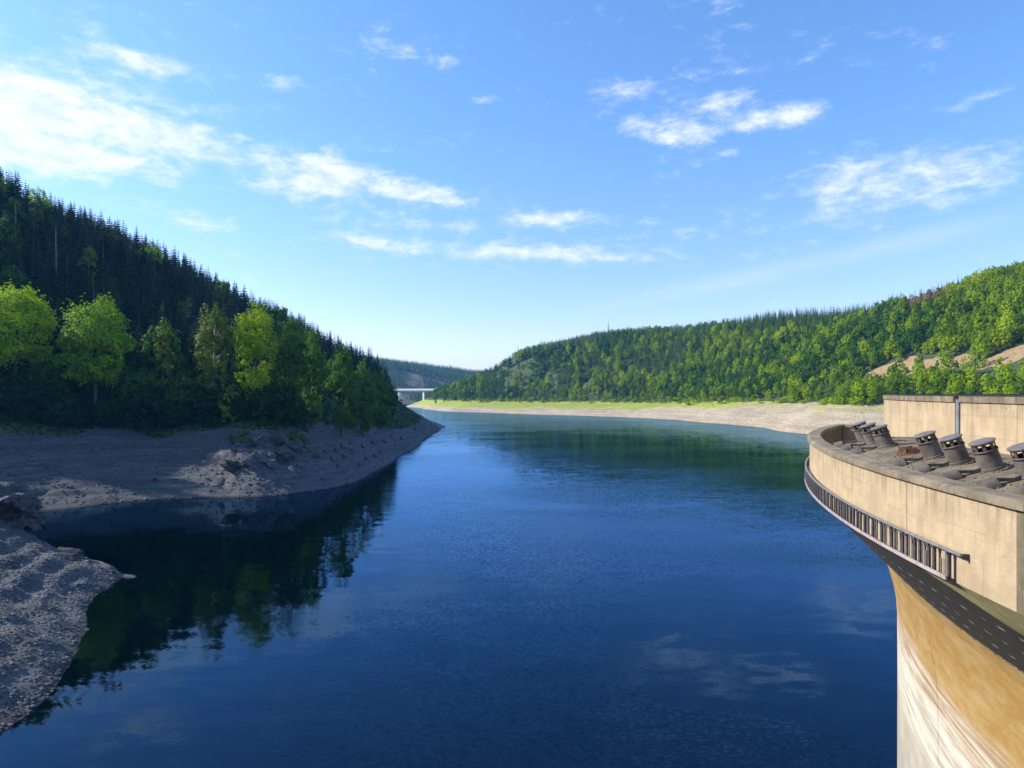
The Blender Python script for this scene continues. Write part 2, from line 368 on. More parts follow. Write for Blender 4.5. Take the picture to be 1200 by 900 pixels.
amp = t.m('MULTIPLY', t.m('ADD', 0.35, t.m('MULTIPLY', t.ss(big, 0.35, 0.65), 0.65)), t.m('SUBTRACT', 1.0, calm))
hgt = t.m('MULTIPLY', t.m('ADD', t.m('MULTIPLY', wv1, 0.55), t.m('MULTIPLY', wv2, 0.20)), amp)
hgt = t.m('ADD', hgt, t.m('MULTIPLY', wv3, 0.25))
def tilt(scale, amount, st, rz):
    nz = t.n('ShaderNodeTexNoise'); t.put(nz.inputs['Vector'], t.mapv(pos, st, (0, 0, rz))); nz.inputs['Scale'].default_value = scale; nz.inputs['Detail'].default_value = 2
    sc_ = t.n('ShaderNodeSeparateColor', i_0=nz.outputs['Color'])
    return (t.m('MULTIPLY', t.m('SUBTRACT', sc_.outputs[0], 0.5), amount), t.m('MULTIPLY', t.m('SUBTRACT', sc_.outputs[1], 0.5), amount))


yy = sx.outputs[1]; prof = t.n('ShaderNodeFloatCurve', i_Value=t.m('DIVIDE', t.m('ADD', yy, t.m('MULTIPLY', t.m('SUBTRACT', big, 0.5), 160.0)), 1000.0, clamp=True))
cu = prof.mapping.curves[0]
for i_, (a_, b_) in enumerate(((0, .24), (.08, .30), (.16, .46), (.25, .22), (.40, .16), (.52, .30), (.62, .55), (1, .6))):
    if i_ in (0,): cu.points[0].location = (a_, b_)
    elif i_ == 7: cu.points[-1].location = (a_, b_)
    else: cu.points.new(a_, b_)
prof.mapping.update()
kf = t.m('MULTIPLY', amp, t.m('MULTIPLY', prof.outputs[0], 0.78))
tA, tB, tC = tilt(2.3, kf, (1, 1.6, 1), 0.3), tilt(7.0, t.m('MULTIPLY', kf, 0.7), (1, 1.5, 1), -0.5), tilt(0.25, 0.045, (0.7, 1.5, 1), 0.1)
nx = t.m('ADD', t.m('ADD', tA[0], tB[0]), tC[0]); ny = t.m('ADD', t.m('ADD', tA[1], tB[1]), tC[1])
nv = t.n('ShaderNodeVectorMath', operation='NORMALIZE'); t.put(nv.inputs[0], t.n('ShaderNodeCombineXYZ', i_0=nx, i_1=ny, i_2=1.0)); 
dw = t.n('ShaderNodeBsdfDiffuse', i_Color=(0.0004, 0.0026, 0.0030, 1))
gw = t.n('ShaderNodeBsdfGlossy', i_Color=(0.34, 0.63, 0.97, 1), i_Roughness=t.m('ADD', 0.02, t.m('MULTIPLY', amp, 0.06)), i_Normal=nv.outputs[0])
fw = t.n('ShaderNodeFresnel', i_IOR=1.38, i_Normal=nv.outputs[0])
pw = t.n('ShaderNodeMixShader', i_0=fw, i_1=dw, i_2=gw)
t.n('ShaderNodeOutputMaterial', i_0=pw)

# ------------------------------------------------------------------ terrain
def vnoise(x, y, seed=0):
    xi = np.floor(x).astype(np.int64); yi = np.floor(y).astype(np.int64); xf = x - xi; yf = y - yi
    def h(a, b):
        n = (a * 374761393 + b * 668265263 + seed * 2147483647 + 12345) & 0xffffffff
        n = ((n ^ (n >> 13)) * 1274126177) & 0xffffffff
        return ((n ^ (n >> 16)) & 0xffff) / 65535.0
    u = xf * xf * (3 - 2 * xf); v = yf * yf * (3 - 2 * yf)
    return (h(xi, yi) * (1 - u) + h(xi + 1, yi) * u) * (1 - v) + (h(xi, yi + 1) * (1 - u) + h(xi + 1, yi + 1) * u) * v - 0.5


def fbm(x, y, wl, oct=4, seed=0, gain=0.5):
    s = np.zeros_like(x, dtype=float); a = 1.0; f = 1.0 / wl
    for i in range(oct): s += a * vnoise(x * f + 17.3 * i, y * f - 9.1 * i, seed + i); a *= gain; f *= 2.03
    return s


def sm_(v, a, b): t_ = np.clip((v - a) / (b - a), 0, 1); return t_ * t_ * (3 - 2 * t_)


class TPS:
    def __init__(s, P, lam=2.0):
        P = np.array(P, float); s.c = P[:, :2]; n = len(P)
        K = s.k(s.c) + np.eye(n) * lam; A = np.zeros((n + 3, n + 3)); A[:n, :n] = K
        Q = np.c_[np.ones(n), s.c / 100]; A[:n, n:] = Q; A[n:, :n] = Q.T
        s.w = np.linalg.solve(A, np.r_[P[:, 2], 0, 0, 0])
    def k(s, X):
        d = ((X[:, None, :] - s.c[None]) ** 2).sum(-1) / 1e4
        return 0.5 * d * np.log(d + 1e-12) * 100
    def __call__(s, x, y):
        x = np.asarray(x, float); X = np.c_[x.ravel(), np.asarray(y, float).ravel()]; out = np.empty(len(X)); n = len(s.c)
        for i in range(0, len(X), 20000):
            Xi = X[i:i + 20000]; out[i:i + 20000] = s.k(Xi) @ s.w[:n] + np.c_[np.ones(len(Xi)), Xi / 100] @ s.w[n:]
        return out.reshape(x.shape)


def PX(px, D, z): return ((px - 600) / FPX * D, D, z)
def WL(px, py): D = EYE * FPX / (py - HOR); return PX(px, D, 0.0)


left_pts = [WL(0, 862), WL(60, 815), WL(105, 740), WL(109, 700), WL(146, 676), (-40.5, 40, 0), (-40, 20, 0), (-42, -20, 0)]
# under the water beside the shore
left_pts += [(-30, 40, -8), (-30, 60, -8), (-38, 85, -8), (-46, 108, -8), (-62, 135, -7), (-60, 160, -9), (-48, 185, -9), (-36, 215, -9), (-30, 300, -14), (-30, 420, -18),
             (-35, 540, -16), (-20, 620, -20), (-10, 20, -18), (0, 150, -25), (0, 400, -30), (0, 700, -30)]
# back of the near spur and the cove behind it
left_pts += [(-70, 112.5, 0), (-82, 121, 0), (-97, 128, 0), (-112, 134, 0), (-92, 141, -4), (-108, 146, -3), (-78, 132, -4), (-124, 146, 0),
             (-62, 103.5, 1.6), (-68, 105, 3.9), (-78, 108.5, 5.6), (-86, 113, 9.5), (-94, 117, 10), (-64, 80, 4.6), (-75, 95, 6.6), (-70, 88, 5.6), (-86, 84, 13), (-60, 60, 6.5), (-53, 40, 5.5),
             (-100, 100, 18), (-125, 90, 32), (-95, 50, 25), (-72, 25, 16), (-170, 70, 60), (-140, 20, 50), (-240, 60, 100), (-140, 125, 20), (-170, 120, 45)]  # rising slope out of view is added to shade the near bank
# main bank: water edge, then the top of the bare strip, then the hillside
left_pts += [WL(20, 602), WL(80, 596), WL(130, 590), WL(190, 585), WL(240, 583), WL(290, 582), WL(330, 580), WL(365, 575), WL(400, 569), WL(430, 558), WL(450, 548), WL(465, 539), WL(480, 530), WL(495, 519), WL(505, 512), (-54.5, 520, 0),
             (-56, 570, 0), (-75, 620, 0), (-120, 700, 0)]
left_pts += [(-148, 197, 18), (-141, 223, 18.5), (-128, 226, 18.5), (-112, 225, 18.5), (-91, 226, 18.5), (-78, 232, 18), (-76, 262, 17), (-76, 292, 16), (-78, 350, 17), (-76, 420, 15), (-74, 470, 14), (-76, 510, 14), (-80, 560, 10),
             (-172, 200, 28), (-172, 235, 34), (-150, 260, 36), (-118, 265, 38), (-112, 320, 40), (-104, 400, 36), (-90, 450, 25),
             (-200, 220, 55), (-190, 270, 68), (-160, 310, 66), (-240, 230, 78), (-235, 300, 104), (-320, 240, 120), (-290, 235, 104), (-400, 280, 165), (-520, 250, 200)]  # out-of-view heights shaped to set the shade line on the shore trees
# the ridge, falling to the point, and the ground behind it
left_pts += [PX(p_, D_, EYE + (HOR - s_) / FPX * D_ - t_) for p_, D_, s_, t_ in ((0, 330, 189, 21), (50, 340, 222, 21), (100, 352, 242, 21), (150, 364, 264, 21), (200, 376, 290, 21), (250, 390, 317, 21), (300, 406, 345, 20), (350, 426, 370, 19), (400, 450, 396, 18), (425, 470, 407, 17), (445, 494, 420, 17), (462, 515, 440, 16))]
left_pts += [(-400, 400, 140), (-400, 520, 110), (-300, 540, 80), (-200, 560, 45), (-140, 570, 25), (-300, 700, 20), (-600, 500, 200), (-600, 800, 100), (-100, 590, 6)]
T_left = TPS(left_pts, 0.4)


def z_left(x, y):
    x = np.asarray(x, float); y = np.asarray(y, float); z = T_left(x, y)
    dist = np.clip((np.hypot(x, y) - 30) / 200, 0.25, 1.6)
    z = z + fbm(x, y, 22, 4, 3) * 2.6 * dist * np.clip((z + 4) / 14, 0.10, 1.6)
    st = np.exp(-(((x + 72) / 17) ** 2 + ((y - 207) / 18) ** 2))                 # the rocky shoulder
    z = z + st * (1.6 + 6.5 * np.abs(fbm(x * 1.4 + y * .8, y * .45 - x * .3, 9, 4, 11)))
    bank = sm_(z, .6, 2.5) * (1 - sm_(z, 15.5, 19)); wob_ = z + fbm(x, y, 16, 3, 51) * 1.6
    z = z + bank * (.20 * np.sin(wob_ * 2 * np.pi / 1.35) + 1.5 * np.abs(fbm(x * .8 + y * .5, y * .9 - x * .3, 8, 3, 53)) * np.clip(1.3 * vnoise(x / 23, y / 19, 9) + .35, 0, 1))
    r = fbm(x, y, 2.6, 3, 21)                                                    # rubble relief near the camera
    z = z + r * 0.55 * np.clip(z / 2 + 0.4, 0, 1) * np.clip(2.2 - np.hypot(x, y) / 150, 0, 1)
    return z


right_pts = [WL(520, 482.5), WL(545, 483), WL(575, 484), WL(600, 485), WL(650, 486.5), WL(700, 488), WL(750, 490), WL(800, 493), WL(850, 497.5), WL(900, 502.5), WL(950, 509.5), WL(985, 512), (222, 400, 0), (205, 320, 0), (170, 200, 0), (140, 130, 0), (118, 95, 0),
             (-118, 1065, -3), WL(508, 481), (-148, 1180, 0), (-166, 1270, 0), (-186, 1340, 0), (-182, 1386, 12), (-158, 1389, 28), (-150, 1420, 30), (-112, 1165, 9), (-104, 1200, 16), (-132, 1250, 12), (-138, 1300, 16), (-110, 1290, 24)]
right_pts += [(-120, 1000, -14), (0, 850, -14), (90, 740, -14), (150, 600, -14), (170, 450, -14), (170, 320, -14), (130, 200, -12), (100, 120, -12), (-240, 1300, -10), (-190, 1130, -14), (80, 60, -20), (0, 500, -25)]


def TOPZ(px, py, z): D = (EYE - z) * FPX / (py - HOR); return PX(px, D, z)


def SH(px, rel, D): return PX(px, D, EYE - rel * D / FPX)      # a point of the shore seen REL pixels under the horizon
right_pts += [SH(530, 15.5, 1090), SH(560, 15, 1050), SH(600, 15, 1010), SH(650, 14, 960), SH(700, 13.5, 910), SH(750, 13, 850), SH(800, 13, 780), SH(850, 14, 690), SH(900, 16, 620), SH(950, 17, 535), SH(985, 18, 490), (262, 370, 18), (240, 290, 20), (205, 190, 20), (165, 120, 20)]
right_pts += [SH(560, 9, 1110), SH(600, 8.5, 1085), SH(650, 9, 1040), SH(700, 9, 985), SH(750, 8.5, 915), SH(800, 8, 840), SH(860, 9, 730), SH(910, 10, 650), SH(970, 11, 560), (290, 480, 28), (300, 400, 28)]
# ridge line
right_pts += [PX(560, 1260, 36), PX(575, 1250, 58), PX(600, 1235, 84), PX(625, 1215, 100), PX(660, 1190, 108), PX(700, 1160, 111), PX(750, 1110, 114), PX(800, 1060, 116), PX(850, 1010, 116), PX(900, 955, 121), PX(950, 900, 119), PX(1000, 850, 118), PX(1050, 790, 124), PX(1100, 735, 130), PX(1150, 690, 132), PX(1200, 650, 133), PX(1300, 600, 150), (640, 500, 165), (600, 300, 150), (450, 150, 100)]
right_pts += [(-20, 1180, 36), (60, 1140, 52), (150, 1060, 65), (230, 970, 70), (290, 860, 70), (330, 740, 70), (350, 620, 70), (370, 520, 70), (390, 420, 70)]
right_pts += [(0, 1400, 60), (200, 1400, 85), (500, 1200, 90), (700, 900, 110), (800, 600, 150), (-130, 1450, 30)]
T_right = TPS(right_pts, 0.8)


def z_right(x, y):
    x = np.asarray(x, float); y = np.asarray(y, float); z = T_right(x, y)
    return z + fbm(x, y, 90, 4, 40) * 13 * np.clip((z - 16) / 40, 0.03, 1) + fbm(x, y, 14, 3, 45) * 1.2 * np.clip(z / 6, 0.1, 1)


far_pts = [(-900, 1500, 60), (-500, 1500, 10), (-420, 1650, 4), (-330, 1800, 2), (-200, 1900, 3), (-60, 1950, 4), (100, 1900, 10), (-260, 1600, -14), (-150, 1500, -14), (-900, 2000, 120),
           PX(430, 2250, 128), PX(455, 2230, 126), PX(462, 2230, 121), PX(470, 2250, 112), PX(490, 2300, 110), PX(520, 2550, 113), PX(400, 2300, 140), PX(545, 2900, 108), PX(580, 3100, 112), PX(610, 3200, 105), PX(700, 3200, 120), PX(350, 2600, 200),
           PX(450, 2020, 50), PX(490, 2060, 45), PX(530, 2150, 40), PX(580, 2300, 50), (-800, 3300, 150), (0, 3500, 90), (500, 3400, 110), (500, 2200, 60), (-1400, 2500, 250), (400, 1600, 20)]
T_far = TPS(far_pts, 1.0)
def z_far(x, y): return T_far(x, y) + fbm(np.asarray(x, float), np.asarray(y, float), 220, 3, 60) * 22 * np.clip((T_far(x, y)) / 40, 0, 1)


def hit(px, py, zf, D0, D1, step=1.0):
    D = np.arange(D0, D1, step); z = zf((px - 600) / FPX * D, D); line = EYE - (py - HOR) / FPX * D
    i = np.nonzero(z > line)[0]
    if len(i) == 0: return None
    d = D[i[0]]; return ((px - 600) / FPX * d, d, float(z[i[0]]))


def axis(segs):
    out = []
    for a, b, st in segs: out.extend(np.arange(a, b, st).tolist())
    out.append(segs[-1][1]); return np.array(out)


def sheet(name, xs, ys, zf, material, cover=None, zmin=-12.0, keep=None):
    Xg, Yg = np.meshgrid(xs, ys); Zg = zf(Xg, Yg); nx, ny = len(xs), len(ys)
    idx = np.arange(nx * ny).reshape(ny, nx)
    q = np.stack([idx[:-1, :-1], idx[:-1, 1:], idx[1:, 1:], idx[1:, :-1]], -1).reshape(-1, 4)
    zq = Zg.ravel()[q].max(1); ok = zq > zmin
    if keep is not None: ok &= keep(Xg.ravel()[q[:, 0]], Yg.ravel()[q[:, 0]])
    q = q[ok]; used = np.unique(q); rem = np.full(nx * ny, -1); rem[used] = np.arange(len(used)); q = rem[q]
    V = np.c_[Xg.ravel(), Yg.ravel(), Zg.ravel()][used]
    me = bpy.data.meshes.new(name); me.from_pydata(V.tolist(), [], q.tolist()); me.materials.append(material)
    me.polygons.foreach_set('use_smooth', [True] * len(q))
    if cover is not None:
        a = me.color_attributes.new('cover', 'FLOAT_COLOR', 'POINT')
        a.data.foreach_set('color', np.c_[cover(V[:, 0], V[:, 1], V[:, 2]), np.ones(len(V))].ravel().astype(np.float32))
    me.update(); o = link(bpy.data.objects.new(name, me)); o['kind'] = 'structure'; return o


def sm(v, a, b): t_ = np.clip((v - a) / (b - a), 0, 1); return t_ * t_ * (3 - 2 * t_)


def cover_left(x, y, z):
    n = fbm(x, y, 14, 3, 77)
    forest = sm(z + n * 3, 17.5, 20)
    grass = sm(z + n * 4, 14.5, 17.5) * (1 - forest * 0.4)
    point = np.exp(-(((x + 72) / 12) ** 2 + ((y - 425) / 90) ** 2))          # green tongue above the point
    grass = np.maximum(grass, point * sm(z, 5.5, 8.5))
    for gx, gy, gr in ((-84, 212, 4), (-70, 222, 4.5), (-64, 216, 3)):
        grass = np.maximum(grass, 1.1 * np.exp(-((x - gx) ** 2 + (y - gy) ** 2) / gr ** 2))
    return np.c_[grass, forest * 1.2, 0 * x]


# bare tan scars of the right hillside and the cleared spur, at the places where the photograph shows them
scars = []
for px, py, rx, ry in ((1030, 438, 12, 10), (1050, 434, 16, 12), (1078, 432, 14, 11), (1122, 424, 12, 10), (1172, 420, 18, 12), (1198, 412, 16, 14), (645, 440, 12, 12), (690, 448, 9, 8), (612, 440, 16, 22)):
    h_ = hit(px, py, z_right, 420, 1300)
    if h_: scars.append((h_[0], h_[1], rx * 1.35, ry * 1.35))
scars.append((-10, 1235, 22, 40))


def scarv(x, y, grow=1.0):
    s = np.zeros_like(x, dtype=float)
    for a, b, rx, ry in scars: s = np.maximum(s, np.exp(-(((x - a) / (rx * grow)) ** 2 + ((y - b) / (ry * grow)) ** 2)))
    return s


def cover_right(x, y, z):
    n = fbm(x, y, 30, 3, 90); far = sm(y, 600, 900)
    zf = z + sm(y, 620, 1050) * 5.0
    forest = sm(zf + n * 2, 19.5, 21.5) * (1 - sm(scarv(x, y), 0.35, 0.6))
    grass = sm(zf + n * 4 + far * 3.0 + fbm(x, y, 9, 2, 8) * 2, 13.0, 15.5) * (1 - sm(zf, 20.5, 23)) * (0.46 + 0.52 * far)
    forest = np.maximum(forest, sm(zf, 22.5, 25) * (1 - sm(scarv(x, y), 0.35, 0.6) * (1 - sm(y, 950, 1100))))
    grass = np.maximum(grass, .42 * sm(y, 1000, 1150) * sm(scarv(x, y), .2, .5))
    return np.c_[grass, forest * 1.2, sm(scarv(x, y), 0.25, 0.7) * (.95 - .90 * sm(y, 950, 1100))]


xs = axis([(-640, -200, 6), (-200, -150, 2.2), (-150, -96, 1.1), (-96, -38, 0.62), (-38, -14, 2)])
ys = axis([(-30, 40, 2.0), (40, 125, 0.75), (125, 240, 0.95), (240, 330, 1.8), (330, 620, 3.2), (620, 820, 8)])
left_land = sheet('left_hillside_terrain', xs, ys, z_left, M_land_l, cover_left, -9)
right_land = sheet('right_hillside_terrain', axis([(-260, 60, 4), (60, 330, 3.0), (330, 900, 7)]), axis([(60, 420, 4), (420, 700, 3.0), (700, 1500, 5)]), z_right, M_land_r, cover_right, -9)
sheet('far_hills_terrain', axis([(-1500, 700, 22)]), axis([(1420, 3600, 22)]), z_far, M_far, None, -8, lambda x, y: ~((x > -170) & (y < 1500)))
MB().add([(-5000, -1500, 0), (5000, -1500, 0), (5000, 6000, 0), (-5000, 6000, 0)], [(0, 1, 2, 3)]).obj('lake_water', M_water)['kind'] = 'structure'
MB().add([(-5200, -1700, -30), (5200, -1700, -30), (5200, 6200, -30), (-5200, 6200, -30)], [(0, 1, 2, 3)]).obj('lake_bed_ground', M_land_l)['kind'] = 'structure'

# ------------------------------------------------------------------ the dam
CX, CY = 86.8, 12.18
def A(R, ph, d): a = R_(ph); return Vector((CX - R * math.cos(a), CY + R * math.sin(a), EYE - d))


def arc(mb, prof, p0, p1, n, mi=0, caps=True):
    """a closed section (R, drop) swept along the arc of the dam"""
    k = len(prof); V = []; F = []
    for i in range(n + 1):
        ph = p0 + (p1 - p0) * i / n
        for R, d in prof: V.append(A(R, ph, d))
    for i in range(n):
        for j in range(k):
            j2 = (j + 1) % k; F.append((i * k + j, (i + 1) * k + j, (i + 1) * k + j2, i * k + j2))
    if caps: F.append(tuple(range(k))); F.append(tuple(n * k + j for j in range(k))[::-1])
    return mb.add(V, F, mi)


def rect(R0, R1, d0, d1, c=0.0):
    if c: return [(R0 - c, d0), (R0, d0 + c), (R0, d1), (R1, d1), (R1, d0)]
    return [(R0, d0), (R0, d1), (R1, d1), (R1, d0)]


dam = empty('concrete_arch_dam', A(70, 10, 28))
tag(dam, 'curved pale concrete dam face with orange stained band beside the lake', 'dam')
dam_loc = dam.location.copy()


def dpart(mb, name, m_, parent=dam, smooth=False):
    o = mb.obj(name, m_, None, smooth); o.parent = parent; o.matrix_parent_inverse = Matrix.Translation(-parent.location); return o


face = [(71.0, 9.0), (70.62, 9.7), (70.25, 10.8), (69.93, 12.0), (69.72, 13.2), (69.62, 14.6), (69.6, 18), (69.62, 31), (64, 31), (64, 9.0)]
joints = [-23.2, -13.2, -3.2, 6.8, 16.8, 26.8, 36.8, 46.8, 56.8, 66.8, 76.8, 86.8]
for a, b in zip(joints[:-1], joints[1:]): dpart(arc(MB(), face, a + 0.02, b - 0.02, 18), 'face_block', M_face, smooth=False)
dpart(arc(MB(), rect(69.5, 63, 9.2, 31), -23.2, 86.8, 60), 'core', M_dark)
dpart(arc(MB(), [(74.66, 5.32), (71.03, 8.96), (64, 8.96), (64, 5.32)], -23.2, 60, 80), 'sloping_ledge', M_ledge)
dpart(arc(MB(), [(70.35, 1.25), (70.35, 5.3), (60, 5.3), (60, 1.25)], -23.2, 86.8, 60), 'crest_roadway', M_asph)


def slope_pt(tt, ph, lift=0.0):
    R = 74.75 - 3.75 * tt; d = 5.3 + 3.7 * tt; return A(R + lift * .68, ph, d - lift * .73)


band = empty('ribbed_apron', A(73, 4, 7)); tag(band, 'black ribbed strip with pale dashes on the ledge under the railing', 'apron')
def ttop(ph): return float(np.interp(ph, [-20, 2.5, 4.2, 5.4, 6.1, 6.7, 8, 60], [.42, .36, .30, .20, .14, .06, .03, .03]))  # black strip's upper edge is shaped to take in part of the shade
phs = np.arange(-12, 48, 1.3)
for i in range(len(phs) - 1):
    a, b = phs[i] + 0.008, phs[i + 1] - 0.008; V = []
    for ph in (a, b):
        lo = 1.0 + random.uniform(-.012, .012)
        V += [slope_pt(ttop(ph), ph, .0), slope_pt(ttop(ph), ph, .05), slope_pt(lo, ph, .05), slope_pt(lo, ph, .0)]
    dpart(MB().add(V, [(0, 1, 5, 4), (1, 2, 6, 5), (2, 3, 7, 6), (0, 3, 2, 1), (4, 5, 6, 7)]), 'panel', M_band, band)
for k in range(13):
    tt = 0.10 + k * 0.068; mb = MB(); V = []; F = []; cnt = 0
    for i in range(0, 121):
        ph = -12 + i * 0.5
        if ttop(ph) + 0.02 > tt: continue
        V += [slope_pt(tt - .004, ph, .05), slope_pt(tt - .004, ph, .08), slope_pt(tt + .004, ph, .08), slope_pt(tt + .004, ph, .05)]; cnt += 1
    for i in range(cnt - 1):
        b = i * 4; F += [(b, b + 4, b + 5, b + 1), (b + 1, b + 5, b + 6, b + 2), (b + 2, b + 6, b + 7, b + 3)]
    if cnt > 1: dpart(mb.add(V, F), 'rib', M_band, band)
clip_me = None
for row, tt in enumerate((0.36, 0.58, 0.80)):
    for i in range(48):
        ph = -2 + i * 0.74 + row * 0.2
        if ttop(ph) + 0.03 > tt: continue
        mb = MB(); e = 0.125
        V = [slope_pt(tt + s_ * .007, ph + q * e, l) for q in (-1, 1) for s_, l in ((-1, .05), (-1, .095), (1, .095), (1, .05))]
        mb.add(V, [(0, 1, 5, 4), (1, 2, 6, 5), (2, 3, 7, 6), (0, 3, 2, 1), (4, 5, 6, 7)]); dpart(mb, 'clip', M_clip, band)
# crumbling seal along the lower edge of the strip
mb = MB()
for i in range(420):
    ph = -4 + i * 0.11 + random.uniform(-.03, .03); s_ = random.uniform(.03, .08); p = slope_pt(1.0 + random.uniform(-.01, .012), ph, .05)
    mb.box(p, (s_, s_ * 1.5, s_ * .6), Matrix.Rotation(random.uniform(0, 3), 3, 'Z'))
o = dpart(mb, 'broken_seal', M_dark, band); o['kind'] = 'stuff'

# spillway gallery: outer wall panels, coping, sloping roof, pit at the far end
box = empty('spillway_gallery', A(73, 3, 5.3)); tag(box, 'tan concrete gallery with curved wall jutting out over the lake', 'gallery')
cuts = [3.35, 7.6, 11.8, 16.2, 20.6, 25.0, 29.4, 33.4, 37.4]
for a, b in zip(cuts[:-1], cuts[1:]):
    g_ = 0.012
    dpart(arc(MB(), rect(74.7, 74.34, 2.79, 5.30), a + (g_ if a > 3.35 else 0), b - g_, 8), 'wall_panel', M_wall, box)
dpart(arc(MB(), rect(74.345, 74.1, 2.785, 5.28), 3.37, 37.35, 50), 'inner_wall', M_dark, box)
for a, b in zip(cuts[:-1], cuts[1:]):
    dpart(arc(MB(), [(74.7, 2.58), (74.84, 2.64), (74.84, 2.80), (74.05, 2.78), (74.05, 2.60), (74.11, 2.57)], a - (0.12 if a == 3.35 else -.006), b - 0.006, 8), 'coping', M_cope, box)
roofp = [(74.03, 2.64), (73.85, 2.60), (73.5, 2.49), (72.9, 2.33), (72.3, 2.20), (71.6, 2.14), (70.46, 2.13), (70.46, 5.28), (74.03, 5.28)]
rcuts = [3.38, 4.45, 5.95, 7.45, 8.95, 10.45, 11.95, 13.2, 14.45, 15.95, 17.6]
for a, b in zip(rcuts[:-1], rcuts[1:]): dpart(arc(MB(), roofp, a + .006, b - .006, 4), 'roof_slab', M_roof, box)
dpart(arc(MB(), rect(74.04, 70.46, 4.7, 5.28), 17.62, 36.6, 20), 'pit_floor', M_roof, box)
dpart(arc(MB(), rect(74.08, 70.46, 2.79, 5.28), 36.6, 37.35, 2), 'end_wall', M_wall, box)
dpart(arc(MB(), rect(74.04, 70.46, 2.59, 2.785), 36.5, 37.4, 2), 'end_coping', M_cope, box)
dpart(arc(MB(), rect(74.7, 70.46, 2.80, 5.30), 3.05, 3.345, 1), 'near_end_wall', M_dark, box)  # darker concrete puts the shade of this end face into its colour
dpart(arc(MB(), [(74.838, 2.60), (74.838, 2.79), (70.46, 2.60), (70.46, 2.13)], 3.0, 3.226, 1), 'near_end_coping', M_cope, box)

# crest parapet
par = empty('crest_parapet_wall', A(70, 8, 2.1)); tag(par, 'tall tan concrete parapet wall behind the row of vent pipes', 'wall')
pc = [-20, -12, -4, 0.8, 5.0, 9.15, 12.62]
for a, b in zip(pc[:-1], pc[1:]):
    dpart(arc(MB(), rect(70.4, 69.95, 0.36, 2.6), a + .01, b - .01, 8), 'wall_panel', M_wall, par)
    dpart(arc(MB(), rect(70.47, 69.85, 0.12, 0.357), a + .006, b - .006, 8), 'coping', M_cope, par)
pc2 = [13.05, 17.4, 22.5, 28, 34, 40, 50, 60, 72, 84]
for a, b in zip(pc2[:-1], pc2[1:]):
    dpart(arc(MB(), rect(70.4, 69.95, 0.36, 5.2), a + .01, b - .01, 8), 'wall_panel', M_wall, par)
    dpart(arc(MB(), rect(70.47, 69.85, 0.12, 0.357), a + .006, b - .006, 8), 'coping', M_cope, par)
dpart(arc(MB(), rect(70.2, 69.9, 0.14, 2.6), 12.63, 13.04, 2), 'joint_recess', M_dark, par)
dpart(arc(MB(), rect(70.46, 70.3, 0.25, 1.95), 12.64, 12.86, 2), 'joint_cover', M_blue, par)
dpart(arc(MB(), rect(70.44, 69.9, 0.07, 0.117), -20, 84, 90), 'flashing', M_flash, par)
for ph in (14.6, 16.8, 11.2, 9.7, 7.8, 6.4):
    mb = MB(); p = A(70.405, ph, 0.52 + random.uniform(0, .06)); mb.tube([p, A(70.36, ph, 0.55)], [.028, .028], 8); dpart(mb, 'drain_hole', M_flash, par)

# railing under the gallery wall
rail = empty('gallery_railing', A(75.5, 5, 5.2)); tag(rail, 'long pinkish steel railing with dark upright plates below the gallery wall', 'railing')
dpart(arc(MB(), rect(74.96, 74.88, 4.34, 4.41), 4.8, 40, 60), 'top_rail', M_post, rail)
dpart(arc(MB(), rect(74.99, 74.94, 5.11, 5.22), 5.3, 40, 60), 'bottom_rail', M_pink, rail)
dpart(arc(MB(), rect(74.94, 74.74, 5.20, 5.245), 5.3, 40, 60), 'floor_plate', M_plate, rail)
i = 0
for bay in range(53):
    ph = 5.32 + bay * 0.66
    def bar(p0, half, R0, R1, d0, d1): return arc(MB(), rect(R0, R1, d0, d1), p0 - half, p0 + half, 1)
    for off in ((0.0, 0.24) if bay else (0.04,)):
        pl = dpart(bar(ph + off, 0.048, 74.88, 74.82, 4.46, 5.19), 'plate', M_plate, rail)
        dpart(bar(ph + off, 0.07, 74.92, 74.80, 4.425, 4.52), 'bracket', M_plate, rail)
    dpart(bar(ph + (0.33 if bay else 0.0), 0.016, 74.985, 74.96, 4.415, 5.07), 'post', M_post, rail)
    dpart(bar(ph + 0.48, 0.014, 74.80, 74.76, 4.75, 5.20), 'strut', M_post, rail)
for ph in (4.8,): dpart(arc(MB(), rect(74.88, 74.705, 4.35, 4.50), ph, ph + .06, 1), 'wall_bracket', M_plate, rail)

# vent pipes with levers
def disc(mb, r, z0, z1, n=24, mi=0, r2=None): return mb.tube([(0, 0, z0), (0, 0, z1)], [r, r2 or r], n, mi)
def ring(mb, r0, r1, z0, z1, n=24, mi=0):
    V = []; F = []
    for r, z in ((r0, z0), (r1, z0), (r1, z1), (r0, z1)):
        for k in range(n): V.append((r * math.cos(2 * math.pi * k / n), r * math.sin(2 * math.pi * k / n), z))
    for j in range(4):
        for k in range(n): F.append((j * n + k, j * n + (k + 1) % n, ((j + 1) % 4) * n + (k + 1) % n, ((j + 1) % 4) * n + k))
    return mb.add(V, F, mi)


